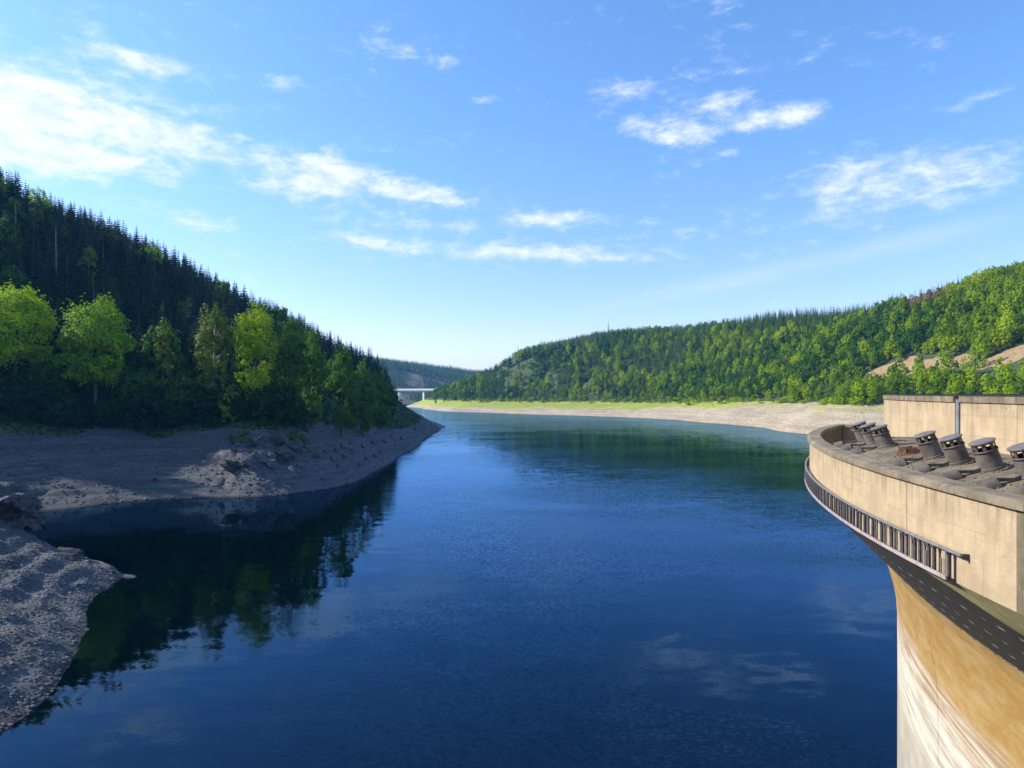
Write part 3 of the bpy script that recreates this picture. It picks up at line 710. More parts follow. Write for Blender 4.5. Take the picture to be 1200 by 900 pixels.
def make_vent():
    r = empty('vent_pipe')
    mb = MB(); disc(mb, .60, 0, .05); disc(mb, .46, .05, .11); mb.obj('flange', M_steel, r)
    for k in range(12):
        b = MB(); b.tube([(0, 0, .05), (0, 0, .10)], [.028, .028], 6); o = b.obj('bolt', M_steel_d, r)
        o.location = (.535 * math.cos(k * math.pi / 6), .535 * math.sin(k * math.pi / 6), 0)
    mb = MB(); mb.tube([(0, 0, .08), (0, 0, .82)], [.415, .395], 28, cap=False); ring(mb, .38, .43, .80, .86, 28); ring(mb, .40, .44, .10, .16, 28); mb.obj('pipe', M_steel, r, True)
    for k in range(8):
        a = k * math.pi / 4 + .2; b = MB(); b.box((0, 0, 0), (.05, .12, .30)); o = b.obj('cage_bar', M_steel_d, r); o.location = (.36 * math.cos(a), .36 * math.sin(a), 1.0); o.rotation_euler = (0, 0, a)
    mb = MB(); ring(mb, .33, .40, 1.10, 1.16, 28); mb.obj('cage_ring', M_steel_d, r)
    mb = MB(); disc(mb, .45, 1.16, 1.20, 28); mb.tube([(0, 0, 1.20), (0, 0, 1.235)], [.44, .36], 28); mb.obj('cap', M_cap, r)
    return r


def make_lever():
    r = empty('gate_lever')
    mb = MB(); pts = [(0, 0, .16), (.25, 0, .10), (.55, 0, .02), (.85, 0, .05), (1.1, 0, .20)]
    V = []; F = []
    for x, _, z in pts: V += [(x, -.075, z), (x, .075, z), (x, .075, z + .10), (x, -.075, z + .10)]
    for k in range(len(pts) - 1):
        b = 4 * k
        for j in range(4): F.append((b + j, b + (j + 1) % 4, b + 4 + (j + 1) % 4, b + 4 + j))
    F += [(3, 2, 1, 0), (16, 17, 18, 19)]; mb.add(V, F); mb.obj('arm', M_steel, r)
    mb = MB(); V = []; F = []; n = 14
    for s_ in (-.19, .19):
        for k in range(n + 1): a = math.pi * k / n; V.append((-.10 + s_, .30 * math.cos(a), .26 * math.sin(a)))
    for k in range(n): F.append((k, k + 1, n + 2 + k, n + 1 + k))
    F += [tuple(range(n + 1))[::-1], tuple(range(n + 1, 2 * n + 2)), (0, n + 1, 2 * n + 1, n)]
    mb.add(V, F); mb.obj('counterweight', M_steel, r)
    mb = MB(); mb.box((.12, 0, .1), (.10, .22, .16)); mb.obj('hinge_block', M_steel_d, r)
    return r


def copy_tree(o, parent=None):
    c = o.copy(); C.objects.link(c)
    if parent is not None: c.parent = parent
    for ch in o.children: copy_tree(ch, c)
    return c


def roof_d(R): return float(np.interp(-R, [-74.03, -73.85, -73.5, -72.9, -72.3, -71.6, -70.46], [2.64, 2.60, 2.49, 2.33, 2.20, 2.14, 2.13]))


vent0 = make_vent(); lever0 = make_lever()
vphis = [3.95, 5.2, 6.7, 8.2, 9.7, 13.7, 15.2, 16.7]
vl = ['first grey vent pipe at the right edge, partly out of the picture', 'large grey vent pipe at the right edge on the sloping gallery roof', 'grey slotted vent pipe, biggest one wholly in view on the gallery roof', 'grey slotted vent pipe between the biggest vent and the one by the rust',
      'grey slotted vent pipe standing right beside the rusty stub', 'grey vent pipe just beyond the rusty stub, first of the far trio', 'middle vent pipe of the far trio near the gallery pit', 'farthest vent pipe, at the edge of the gallery pit']
ll = ['grey lever with half-round weight below the vent pipe out of the picture', 'grey lever arm and weight leading down from the vent at the right edge', 'grey lever arm and half-round weight in front of the biggest whole vent', 'grey lever arm with weight between biggest vent and rust-side vent',
      'grey lever arm with half-round weight in front of the vent beside the rusty stub', 'grey lever lying before the first vent of the far trio', 'small grey lever before the middle vent of the far trio', 'small grey lever nearest the gallery pit']
for i, ph in enumerate(vphis):
    o = vent0 if i == 0 else copy_tree(vent0)
    o.location = A(72.75, ph, roof_d(72.75) + .015); t_ = R_(19.5)
    rad = Vector((-math.cos(R_(ph)), math.sin(R_(ph)), 0))       # outward, towards the lake
    q = Vector((0, 0, 1)).rotation_difference((Vector((0, 0, 1)) * math.cos(t_) + rad * math.sin(t_)).normalized())
    o.rotation_mode = 'QUATERNION'; o.rotation_quaternion = q; o.scale = (.81, .81, .76)
    tag(o, vl[i], 'vent', 'vent pipes on the gallery roof')
    o = lever0 if i == 0 else copy_tree(lever0)
    pin = A(73.8, ph + 0.02, roof_d(73.8) + .01); pout = A(72.9, ph, roof_d(72.9))
    dv = (pout - pin).normalized(); o.location = pin; o.rotation_mode = 'QUATERNION'
    yv = Vector((0, 0, 1)).cross(dv).normalized(); zv = dv.cross(yv)
    o.rotation_quaternion = Matrix((dv, yv, zv)).transposed().to_quaternion()
    tag(o, ll[i], 'lever', 'gate levers on the gallery roof')
    # low roof kerbs between the bays
rs = empty('rusty_pipe_stub', A(72.7, 11.3, roof_d(72.7))); tag(rs, 'broken rust-brown iron pipe stub between two groups of vent pipes', 'pipe stub')
mb = MB(); disc(mb, .58, -.02, .06, 20); mb.obj('flange', M_rust, rs)
for k in range(9):
    a = k * 2 * math.pi / 9; b = MB(); h = random.uniform(.05, .26); b.box((0, 0, h / 2), (.10, .27, h)); b.v = [(x + random.uniform(-.03, .03), y + random.uniform(-.04, .04), z) for x, y, z in b.v]
    o = b.obj('shard', M_rust, rs); o.location = (.42 * math.cos(a), .42 * math.sin(a), .04); o.rotation_euler = (random.uniform(-.2, .2), random.uniform(-.2, .2), a)
rs.rotation_euler = (0, R_(-12), 0)
# loose grit on the roof
mb = MB()
for _ in range(420):
    ph = random.uniform(3.5, 17.4); R = 74.0 - abs(random.gauss(0, .8)) if random.random() < .7 else random.uniform(70.6, 74.0)
    if R < 70.6: continue
    s_ = random.uniform(.012, .05); mb.box(A(R, ph, roof_d(R) - s_ * .3), (s_, s_ * 1.3, s_), Matrix.Rotation(random.uniform(0, 3), 3, 'Z'))
tag(mb.obj('roof_grit', M_cope), 'loose concrete crumbs and grit scattered on the gallery roof', 'grit', kind='stuff')

# ------------------------------------------------------------------ bridge
brg = empty('road_bridge', (-180, 1400, 0), math.atan2(-30, 56)); tag(brg, 'long flat pale concrete road bridge on piers across the far inlet', 'bridge')
MB().box((-143, 0, 35.3), (338, 11, 2.4)).obj('deck', M_bridge, brg)
MB().box((-143, 0, 32.4), (337, 6.5, 3.6)).obj('girder', M_bridge_d, brg)
for s_ in (-1, 1): MB().box((-143, s_ * 5.6, 37.0), (338, .3, 1.3)).obj('parapet', M_bridge, brg)
for k in range(-3, 1): MB().box((k * 63.6, 0, 13), (4.0, 6, 34)).obj('pier', M_bridge, brg)

# ------------------------------------------------------------------ trees
def tri_tube(V, F, p0, p1, r0, r1, n=5):
    b = len(V); p0 = np.array(p0, float); p1 = np.array(p1, float); t_ = p1 - p0; t_ /= np.linalg.norm(t_) + 1e-9
    a = np.cross(t_, (0, 0, 1) if abs(t_[2]) < .9 else (1, 0, 0)); a /= np.linalg.norm(a); c = np.cross(t_, a)
    for p, r in ((p0, r0), (p1, r1)):
        for k in range(n): q = 2 * math.pi * k / n; V.append(tuple(p + (a * math.cos(q) + c * math.sin(q)) * r))
    for k in range(n): F.append((b + k, b + (k + 1) % n, b + n + (k + 1) % n, b + n + k))


def spruce_parts(seed, H=25.0, levels=24, nb=9, segs=5, width=0.155, bare=0.10, needles=True):
    rnd = random.Random(seed); TV, TF = [], []; CV, CF = [], []
    lean = (rnd.uniform(-.3, .3), rnd.uniform(-.3, .3))
    for k in range(4):
        z0, z1 = H * k / 4, H * (k + 1) / 4
        tri_tube(TV, TF, (lean[0] * z0 / H, lean[1] * z0 / H, z0 - (1.5 if k == 0 else 0)), (lean[0] * z1 / H, lean[1] * z1 / H, z1), .30 * (1 - z0 / H) + .03, .30 * (1 - z1 / H) + .03, 6)
    for l in range(levels):
        f = l / (levels - 1); z = H * (bare + (0.985 - bare) * f ** 0.92)
        Lm = H * width * (1 - f) ** 0.82 * (0.7 + 0.3 * min(1, f * 6 + .3)) + 0.22
        n = max(4, int(nb * (1 - 0.45 * f)))
        for k in range(n):
            a = 2 * math.pi * (k + rnd.random() * .8) / n + l * 0.7; L = Lm * rnd.uniform(.68, 1.18); dz = rnd.uniform(-.2, .2) * H / levels
            ca, sa = math.cos(a), math.sin(a); up = 0.35 * (f - 0.35)
            if not needles:
                if rnd.random() < .45: continue
                tri_tube(TV, TF, (lean[0] * f, lean[1] * f, z), (ca * L * .7, sa * L * .7, z - L * .12), .045, .012, 3); continue
            b = len(CV); w0 = L * rnd.uniform(.20, .30) + .12
            for s_ in range(segs + 1):
                u = s_ / segs; r = L * u; zz = z + dz + up * r - 0.42 * r * u + 0.10 * L * u ** 3
                w_ = w0 * (math.sin(math.pi * min(1, u * .85 + .18))) * (1.0 if s_ % 2 else 0.5) * (1 - .6 * u)
                if s_ == segs: w_ = 0.02
                x, y = ca * r + lean[0] * f, sa * r + lean[1] * f
                dr = 0.75 * w_ * rnd.uniform(.6, 1.3)
                CV.append((x - sa * w_, y + ca * w_, zz - dr)); CV.append((x, y, zz)); CV.append((x + sa * w_, y - ca * w_, zz - dr))
            for s_ in range(segs):
                q = b + 3 * s_; CF.append((q, q + 1, q + 4, q + 3)); CF.append((q + 1, q + 2, q + 5, q + 4))
    return TV, TF, CV, CF


def leaf_parts(seed, H=18.0, rx=5.5, base=0.22, nl=14, leaves=2200, ls=0.5, trunk=True, top=1.0, limbs=True, per=26, shell=.52, rough=.16):
    rnd = np.random.RandomState(seed); TV, TF = [], []
    cz = H * (base + 1) / 2; rz = H * (1 - base) / 2
    lobes = []
    for i in range(nl):
        th = 2 * math.pi * (i * .618) + rnd.uniform(-.4, .4); v = rnd.uniform(-.85, .95); rr = math.sqrt(max(0, 1 - v * v)) * rnd.uniform(.35, .85)
        c = np.array([math.cos(th) * rx * rr, math.sin(th) * rx * rr, cz + v * rz * .80]); r = rnd.uniform(.26, .46) * rx * (1.05 - .25 * v)
        lobes.append((c, r))
    lobes.append((np.array([0, 0, cz + .1 * rz]), rx * .5))
    for i in range(nl // 3):                                           # lower skirt
        th = rnd.uniform(0, 6.28); lobes.append((np.array([math.cos(th) * rx * .5, math.sin(th) * rx * .5, H * base + rx * .35]), rx * rnd.uniform(.32, .45)))
    vol = np.array([r ** 2 for c, r in lobes]); vol /= vol.sum()
    nc = max(20, leaves // per)                                         # tufts of leaves on the lobes, with gaps between them
    wc = rnd.choice(len(lobes), nc, p=vol); dc = rnd.normal(size=(nc, 3)); dc /= np.linalg.norm(dc, axis=1)[:, None]
    dc[:, 2] = np.where(rnd.rand(nc) < .6, np.abs(dc[:, 2]), dc[:, 2])
    tc_ = rnd.randint(0, nc, leaves); which = wc[tc_]; d = dc[tc_] + rnd.normal(scale=.20, size=(leaves, 3)); d /= np.linalg.norm(d, axis=1)[:, None]
    rad = (rnd.uniform(.72, 1.12, nc))[tc_] + rnd.normal(scale=.07, size=leaves)
    cen = np.array([l[0] for l in lobes])[which] + d * (np.array([l[1] for l in lobes])[which] * rad)[:, None] * np.array([1, 1, .82])
    sh = (rnd.rand(nc) < shell)[tc_]; bump = (1 + .22 * np.sin(dc[:, 0] * 4.1 + seed) * np.cos(dc[:, 1] * 3.7 + seed * 2) + .10 * np.sin(dc[:, 2] * 7 + seed))[tc_]
    e_ = dc[tc_] * (bump * rad * .93)[:, None] * np.array([rx, rx, rz * 1.02]); e_[:, :2] *= (1 - .12 * np.clip(dc[tc_, 2], 0, 1) ** 2)[:, None]
    e_ += rnd.normal(scale=.075 * rx, size=(leaves, 3)) + np.array([0, 0, cz])
    cen = np.where(sh[:, None], e_, cen)
    cen += rnd.normal(scale=.06 * rx / 5, size=(leaves, 3))
    cen[:, 2] = np.abs(cen[:, 2] - H * base * .7) + H * base * .7
    nrm = d * .9 + rnd.normal(scale=.42, size=(leaves, 3)) + np.array([0, 0, .35]); nrm /= np.linalg.norm(nrm, axis=1)[:, None]
    tg = np.cross(nrm, rnd.normal(size=(leaves, 3))); tg /= np.linalg.norm(tg, axis=1)[:, None]; bt = np.cross(nrm, tg)
    s1 = (ls * rnd.uniform(.6, 1.3, leaves))[:, None]; s2 = s1 * rnd.uniform(.45, .8, (leaves, 1))
    q9 = np.percentile(cen[:, 2], 98.5); cen[:, 2] = H * base * .7 + (cen[:, 2] - H * base * .7) * (H * .985 - H * base * .7) / (q9 - H * base * .7)
    ez = np.sqrt((cen[:, 0] / rx) ** 2 + (cen[:, 1] / rx) ** 2 + ((cen[:, 2] - cz) / rz) ** 2); lim_ = (1.0 + rough * np.sin(cen[:, 2] / rx * 3.1 + seed) * np.cos(np.arctan2(cen[:, 1], cen[:, 0]) * 3 + seed) + .12 * np.sin(cen[:, 0] / rx * 5 + seed) * np.cos(cen[:, 1] / rx * 4.3 - seed)) * rnd.uniform(.86, 1.03, leaves)
    kz = np.minimum(1.0, lim_ / np.maximum(ez, 1e-3)); cen = np.array([0, 0, cz]) + (cen - np.array([0, 0, cz])) * kz[:, None]
    V = np.stack([cen - tg * s1, cen - bt * s2 + nrm * s1 * .15, cen + tg * s1, cen + bt * s2 + nrm * s1 * .15], 1).reshape(-1, 3)
    CF = np.arange(leaves * 4).reshape(-1, 4).tolist(); CV = V.tolist()
    if trunk:
        r0 = H * .017
        tri_tube(TV, TF, (0, 0, -1.2), (0, 0, H * .35), r0, r0 * .75, 7); tri_tube(TV, TF, (0, 0, H * .35), (0, 0, H * .82), r0 * .75, r0 * .2, 6)
        if limbs:
            for c, r in lobes[:min(nl, 10)]:
                z0 = min(max(H * .18, c[2] - np.hypot(c[0], c[1]) * 1.1), H * .7); tri_tube(TV, TF, (0, 0, z0), tuple(c), r0 * .42, r0 * .10, 4)
    return TV, TF, CV, CF


def mesh_of(name, V, F, mats, mi=None, smooth=False):
    me = bpy.data.meshes.new(name); me.from_pydata(V, [], F)
    for m_ in mats: me.materials.append(m_)
    if mi is not None: me.polygons.foreach_set('material_index', mi)
    if smooth: me.polygons.foreach_set('use_smooth', [True] * len(F))
    me.update(); return me


def pair(name, parts, bark, leafm):
    TV, TF, CV, CF = parts
    return (mesh_of(name + '_trunk', TV, TF, [bark]) if TV else None, mesh_of(name + '_crown', CV, CF, [leafm]) if CV else None)


def joined(name, parts, bark, leafm):
    TV, TF, CV, CF = parts; n = len(TV)
    return mesh_of(name, list(TV) + list(CV), list(TF) + [tuple(i + n for i in f) for f in CF], [bark, leafm], [0] * len(TF) + [1] * len(CF))


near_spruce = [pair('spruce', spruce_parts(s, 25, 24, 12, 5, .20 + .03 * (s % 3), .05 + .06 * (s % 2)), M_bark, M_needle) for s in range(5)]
dead_parts = [spruce_parts(50 + s, 25, 26, 8, 3, .10, .2, False) for s in range(3)]
dead_mesh = []
for TV, TF, _, _ in dead_parts: dead_mesh.append(mesh_of('dead_spruce_trunk', TV, TF, [M_barkp]))
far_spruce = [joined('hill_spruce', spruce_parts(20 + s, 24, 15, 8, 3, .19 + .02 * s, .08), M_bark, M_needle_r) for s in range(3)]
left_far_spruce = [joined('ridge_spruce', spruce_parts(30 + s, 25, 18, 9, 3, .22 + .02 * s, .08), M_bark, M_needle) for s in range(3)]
brown_spruce = [joined('brown_spruce', spruce_parts(40 + s, 22, 15, 8, 3, .12, .1), M_bark, M_brown) for s in range(2)]
far_leaf = [joined('hill_broadleaf', leaf_parts(60 + s, 17 + s, 4.3 + .6 * (s % 3), .10, 12, 1100, .62, limbs=False, per=16), M_bark, M_leaf) for s in range(5)]
far_leaf_d = [joined('deep_broadleaf', leaf_parts(70 + s, 18, 4.8, .10, 12, 1000, .65, limbs=False, per=16), M_bark, M_leaf_d) for s in range(2)]
near_leaf = [pair('broadleaf', leaf_parts(80 + s, 20, 6.0, .08, 16, 3600, .42), M_bark, M_leaf_d) for s in range(3)]
low_leaf = [pair('low_broadleaf', leaf_parts(86 + s, 20, 8.5, .02, 14, 4600, .50, limbs=False), M_bark, M_leaf_s) for s in range(3)]
bush_me = [mesh_of('shrub', *leaf_parts(90 + s, 3.2, 2.2, .0, 7, 420, .28, trunk=False)[2:], [M_leaf_s]) for s in range(3)]
bush_r = [mesh_of('hill_shrub', *leaf_parts(95 + s, 3.6, 2.6, .0, 7, 240, .40, trunk=False)[2:], [M_leaf]) for s in range(3)]


def put_tree(name, meshes, loc, sc, label, cat, group=None, rz=None, sz=None):
    """thing > trunk, crown"""
    r = empty(name, loc, random.uniform(0, 6.28) if rz is None else rz); r.scale = (sc, sc, sz or sc)
    for nm, me in zip(('trunk', 'crown'), meshes):
        if me is not None: link(bpy.data.objects.new(nm, me), r)
    return tag(r, label, cat, group)


def put_one(name, me, loc, sc, label, cat, group=None, sz=None):
    o = bpy.data.objects.new(name, me); o.location = loc; o.rotation_euler = (0, 0, random.uniform(0, 6.28)); o.scale = (sc, sc, sz or sc); link(o)
    return tag(o, label, cat, group)


def scatter(name, pts, rz, sc, var, sources, label, cat):
    """one object: the sources' meshes set on the points (kept as instances)"""
    me = bpy.data.meshes.new(name); me.from_pydata([tuple(p) for p in pts], [], [])
    for an, arr in (('rz', rz), ('sc', sc)):
        a = me.attributes.new(an, 'FLOAT', 'POINT'); a.data.foreach_set('value', np.asarray(arr, np.float32))
    a = me.attributes.new('vr', 'INT', 'POINT'); a.data.foreach_set('value', np.asarray(var, np.int32))
    o = link(bpy.data.objects.new(name, me)); ng = bpy.data.node_groups.new(name, 'GeometryNodeTree')
    ng.interface.new_socket('Geometry', in_out='INPUT', socket_type='NodeSocketGeometry'); ng.interface.new_socket('Geometry', in_out='OUTPUT', socket_type='NodeSocketGeometry')
    N = ng.nodes; L = ng.links; gi = N.new('NodeGroupInput'); go = N.new('NodeGroupOutput'); jn = N.new('GeometryNodeJoinGeometry')
    def attr(nm, ty):
        a_ = N.new('GeometryNodeInputNamedAttribute'); a_.data_type = ty; a_.inputs[0].default_value = nm; return a_.outputs[0]
    rzs, scs, vrs = attr('rz', 'FLOAT'), attr('sc', 'FLOAT'), attr('vr', 'INT')
    cx = N.new('ShaderNodeCombineXYZ'); L.new(rzs, cx.inputs[2]); cs = N.new('ShaderNodeCombineXYZ')
    for k in range(3): L.new(scs, cs.inputs[k])
    for k, src in enumerate(sources):
        oi = N.new('GeometryNodeObjectInfo'); oi.transform_space = 'ORIGINAL'; oi.inputs['Object'].default_value = src; oi.inputs['As Instance'].default_value = True
        cp = N.new('FunctionNodeCompare'); cp.data_type = 'INT'; cp.operation = 'EQUAL'; L.new(vrs, cp.inputs[2]); cp.inputs[3].default_value = k
        ip = N.new('GeometryNodeInstanceOnPoints'); L.new(gi.outputs[0], ip.inputs['Points']); L.new(cp.outputs[0], ip.inputs['Selection'])
        L.new(oi.outputs['Geometry'], ip.inputs['Instance']); L.new(cx.outputs[0], ip.inputs['Rotation']); L.new(cs.outputs[0], ip.inputs['Scale'])
        L.new(ip.outputs[0], jn.inputs[0])
    L.new(jn.outputs[0], go.inputs[0]); md = o.modifiers.new('scatter', 'NODES'); md.node_group = ng
    return tag(o, label, cat, kind='stuff')


def jitter_grid(x0, x1, y0, y1, step, seed):
    r = np.random.RandomState(seed); gx, gy = np.meshgrid(np.arange(x0, x1, step), np.arange(y0, y1, step))
    gx = gx + r.uniform(-.45, .45, gx.shape) * step; gy = gy + r.uniform(-.45, .45, gy.shape) * step; return gx.ravel(), gy.ravel()


def proj(x, y, z): return 600 + FPX * x / y, HOR + FPX * (EYE - z) / y


def visible_score(x, y, z, H, rad):
    """how many pixels of each tree stick out above what stands before it"""
    px, ptop = proj(x, y, z + H); _, pbot = proj(x, y, z); wpx = np.maximum(rad / y * FPX, 1.0)
    hz = np.full(1400, 900.0); sc = np.zeros(len(x))
    for i in np.argsort(y):
        a, b = int(px[i] - wpx[i] * .6) + 100, int(px[i] + wpx[i] * .6) + 101
        if b <= 100 or a >= 1300: continue
        a = max(a, 100); b = min(b, 1300)
        seg = hz[a:b]; vis = np.clip(np.minimum(seg, pbot[i]) - ptop[i], 0, None); sc[i] = vis.sum(); hz[a:b] = np.minimum(seg, ptop[i] + (pbot[i] - ptop[i]) * .15)
    return sc


def solve(px, ytop, H, zf, D0, D1, pick=0):
    """distance along a column of the photograph at which a tree of height H shows its top at ytop"""
    D = np.arange(D0, D1, 1.0); x = (px - 600) / FPX * D; f = zf(x, D) + H - (EYE + (HOR - ytop) / FPX * D)
    s_ = np.nonzero(np.diff(np.sign(f)))[0]
    i = s_[min(pick, len(s_) - 1)] if len(s_) else int(np.argmin(np.abs(f)))
    return Vector((float(x[i]), float(D[i]), float(zf(x[i:i + 1], D[i:i + 1])[0]) - .3))


def ground(px, D, zf): x = (px - 600) / FPX * D; return Vector((x, D, float(zf(np.array([x]), np.array([D]))[0]) - .2))


def left_mark(px):
    for lim_, txt in ((62, 'by the lime-green tree at the left edge'), (150, 'by the round lime-green tree'), (215, 'by the slim yellow-green tree'), (275, 'by the tall olive birch'), (330, 'by the broad yellow-green tree'), (385, 'by the right end of the leafy row'), (440, 'where the wooded point begins')):
        if px < lim_: return txt
    return 'near the tip of the wooded point'


def right_mark(px):
    for lim_, txt in ((560, 'by the far tip with the bridge'), (640, 'under the cleared spur'), (740, 'left of the middle of the far shore'), (840, 'right of the middle of the far shore'), (930, 'above the widening gravel beach')):
        if px < lim_: return txt
    return 'above the beach next to the gallery'


# --- the lit broadleaved trees along the foot of the left hillside
def feature(px, D, ytop, width, label, leafm, seed, leaves=9000, ls=.33, base=.06, nl=26, name='broadleaf_tree', bark=None):
    p = ground(px, D, z_left); H = EYE + (HOR - ytop) / FPX * D - p.z; rx = width / FPX * D / 2 * .95
    H = max(6.0, H); m2 = pair('feature', leaf_parts(seed, H, rx, (.30 if base > .1 else base), nl, int(leaves * 1.7), ls * 1.2, shell=.30, rough=.26), bark or M_bark, leafm)
    return put_tree(name, m2, p, 1.0, label, 'tree', 'broadleaved trees along the foot of the left hillside', rz=0), p


feats = [(18, 222, 337, 96, 'bright lime-green leafy tree at the left edge of the picture above the bare bank', M_leaf_b, 1, 12000, .34, .12, 30),
         (112, 222, 350, 84, 'rounded bright lime-green tree standing alone against the dark spruces', M_leaf_b, 2, 12000, .34, .14, 30),
         (191, 228, 384, 24, 'small slim yellow-green tree between the round lime tree and the birch', M_leaf_o, 3, 3000, .28, .25, 12),
         (251, 226, 361, 46, 'tall olive-green birch with drooping clumps and pale trunk', M_leaf_o, 4, 6500, .28, .18, 24),
         (300, 230, 359, 58, 'broad yellow-green tree just right of the tall birch', M_leaf, 5, 9000, .30, .08, 26),
         (338, 236, 374, 50, 'mid-green leafy tree right of the broad yellow-green one', M_leaf_d, 6, 8000, .30, .05, 24),
         (366, 246, 388, 36, 'darker green leafy tree at the right end of the lit leafy row', M_leaf_d, 7, 7000, .30, .05, 22),
         (271, 222, 450, 28, 'small yellow-green bushy tree below the tall birch on the bank edge', M_leaf_o, 8, 2200, .24, .0, 12),
         (55, 224, 420, 60, 'dark leafy tree filling the gap between the two lime-green trees', M_leaf_d, 9, 6000, .34, .03, 22),
         (165, 226, 432, 60, 'dark low leafy tree right of the round lime-green tree', M_leaf_d, 10, 5000, .34, .03, 20),
         (215, 228, 442, 56, 'dark low leafy tree left of the tall birch', M_leaf_d, 11, 5000, .34, .03, 20),
         (400, 262, 412, 46, 'dark leafy tree on the bank right of the lit row', M_leaf_d, 12, 6000, .30, .03, 22),
         (425, 300, 424, 40, 'dark leafy tree on the bank top towards the point', M_leaf_d, 13, 5000, .32, .03, 20),
         (446, 345, 437, 34, 'dark rounded tree near the end of the wooded point', M_leaf_d, 14, 4500, .34, .03, 18),
         (456, 400, 452, 22, 'last low tree at the tip of the wooded point', M_leaf_d, 15, 3500, .36, .03, 14)]
fpos = []
for f_ in feats:
    o, p = feature(f_[0], f_[1], f_[2], f_[3], f_[4], f_[5], f_[6], f_[7], f_[8], f_[9], f_[10], bark=M_barkp if 'birch' in f_[4] and 'olive' in f_[4] else None); fpos.append((p.x, p.y, f_[3] / FPX * f_[1] / 2))

ku = 0
for px in list(np.linspace(-25, 470, 62)):
    D = float(np.interp(px, [0, 330, 400, 450, 470], [216, 228, 262, 345, 425])) + random.uniform(-4, 7); p = ground(px, D, z_left)
    if not (15.5 < p.z < 34): continue
    H = random.uniform(7, 15); s_ = H / 20
    put_tree('broadleaf_tree', low_leaf[ku % 3], p, s_ * 1.1, 'low dark leafy tree above the bare bank, ' + left_mark(px), 'tree', 'low leafy trees above the bare left bank', sz=s_); ku += 1  # dark crowns in front also supply the shade low on taller trees

# --- spruce forest of the left hillside
x, y = jitter_grid(-560, -70, 190, 640, 5.6, 5); z = z_left(x, y); n = fbm(x, y, 14, 3, 77)
ok = (z + n * 3 > 22.5) & (x > -0.75 * y - 190) & (y > 205)
for fx, fy, fr in fpos: ok &= ((x - fx) ** 2 + (y - fy) ** 2 > (fr * .95) ** 2)
x, y, z = x[ok], y[ok], z[ok]; rs_ = np.random.RandomState(3)
Hs = 25 * rs_.uniform(.5, 1.12, len(x)) * np.clip(0.5 + (z - 20) / 22, .55, 1.0)
# kept under the skyline of the photograph
sky_px = [-200, 0, 25, 60, 100, 150, 200, 250, 300, 350, 400, 425, 440, 452, 462, 474]
sky_py = [146, 184, 207, 228, 240, 262, 290, 318, 344, 368, 396, 407, 409, 426, 448, 470]
pxs, _ = proj(x, y, z); lim = EYE + (HOR - np.interp(pxs, sky_px, sky_py)) / FPX * y - z
Hs = np.minimum(Hs, lim + rs_.uniform(-4, 2.8, len(x))); ok = (Hs > 7) & (pxs < 472); x, y, z, Hs = x[ok], y[ok], z[ok], Hs[ok]
score = visible_score(x, y, z, Hs, Hs * .14); order = np.argsort(-score); N1 = 262
leafy = set(np.nonzero((fbm(x, y, 30, 2, 5) > .16) & (rs_.rand(len(x)) < .40))[0].tolist())
chosen = [int(i) for i in order[:N1]]


def forest_label(px, D, H, z):
    band_ = 'on the skyline' if z > 75 or D > 400 else 'halfway up the slope' if z > 45 else 'low on the slope'
    if px < 60: return 'dark spruce %s above the lime-green tree at the edge' % band_
    if px < 125: return 'dark spruce %s among the dead pale trunks' % band_
    if px < 200: return 'dark spruce %s above the round lime-green tree' % band_
    if px < 260: return 'dark spruce %s above the slim tree and the birch' % band_
    if px < 330: return 'dark spruce %s above the broad yellow-green tree' % band_
    if px < 400: return 'dark spruce %s above the right end of the leafy row' % band_
    return 'dark spruce %s of the wooded point running into the lake' % band_.replace('on the skyline', 'at the back').replace('halfway up the slope', 'in the middle').replace('low on the slope', 'near the foot')


def trueH(me): return 25.0
src_leaf = []
for i in chosen:
    p = (x[i], y[i], z[i] - .4); px_, py_ = proj(x[i], y[i], z[i] + Hs[i])
    if i in leafy:
        me = near_leaf[i % 3]; s_ = Hs[i] / 20
        put_tree('broadleaf_tree', me, p, s_ * .9, 'leafy tree in the spruces %s, %s' % ('near the skyline' if z[i] > 75 else 'mid-slope' if z[i] > 42 else 'low down', left_mark(px_)), 'tree', 'leafy trees among the spruces of the left hillside', sz=s_)
    else:
        s_ = Hs[i] / 25; put_tree('spruce_tree', near_spruce[i % 5], p, s_ ** .6, forest_label(px_, y[i], Hs[i], z[i]), 'tree', 'spruces of the left hillside', sz=s_)
rest = [int(i) for i in order[N1:]]
srcs = []
for k in range(3):
    i = rest[k]; srcs.append(put_one('spruce_tree', left_far_spruce[k], (x[i], y[i], z[i] - .4), Hs[i] / 25, forest_label(proj(x[i], y[i], 0)[0], y[i], 0, z[i]), 'tree', 'spruces of the left hillside'))
rest = rest[3:]
scatter('spruce_forest', [(x[i], y[i], z[i] - .4) for i in rest], rs_.uniform(0, 6.28, len(rest)), [Hs[i] / 25 for i in rest], rs_.randint(0, 3, len(rest)), srcs, 'dark mass of spruces covering the rest of the left hillside', 'forest')

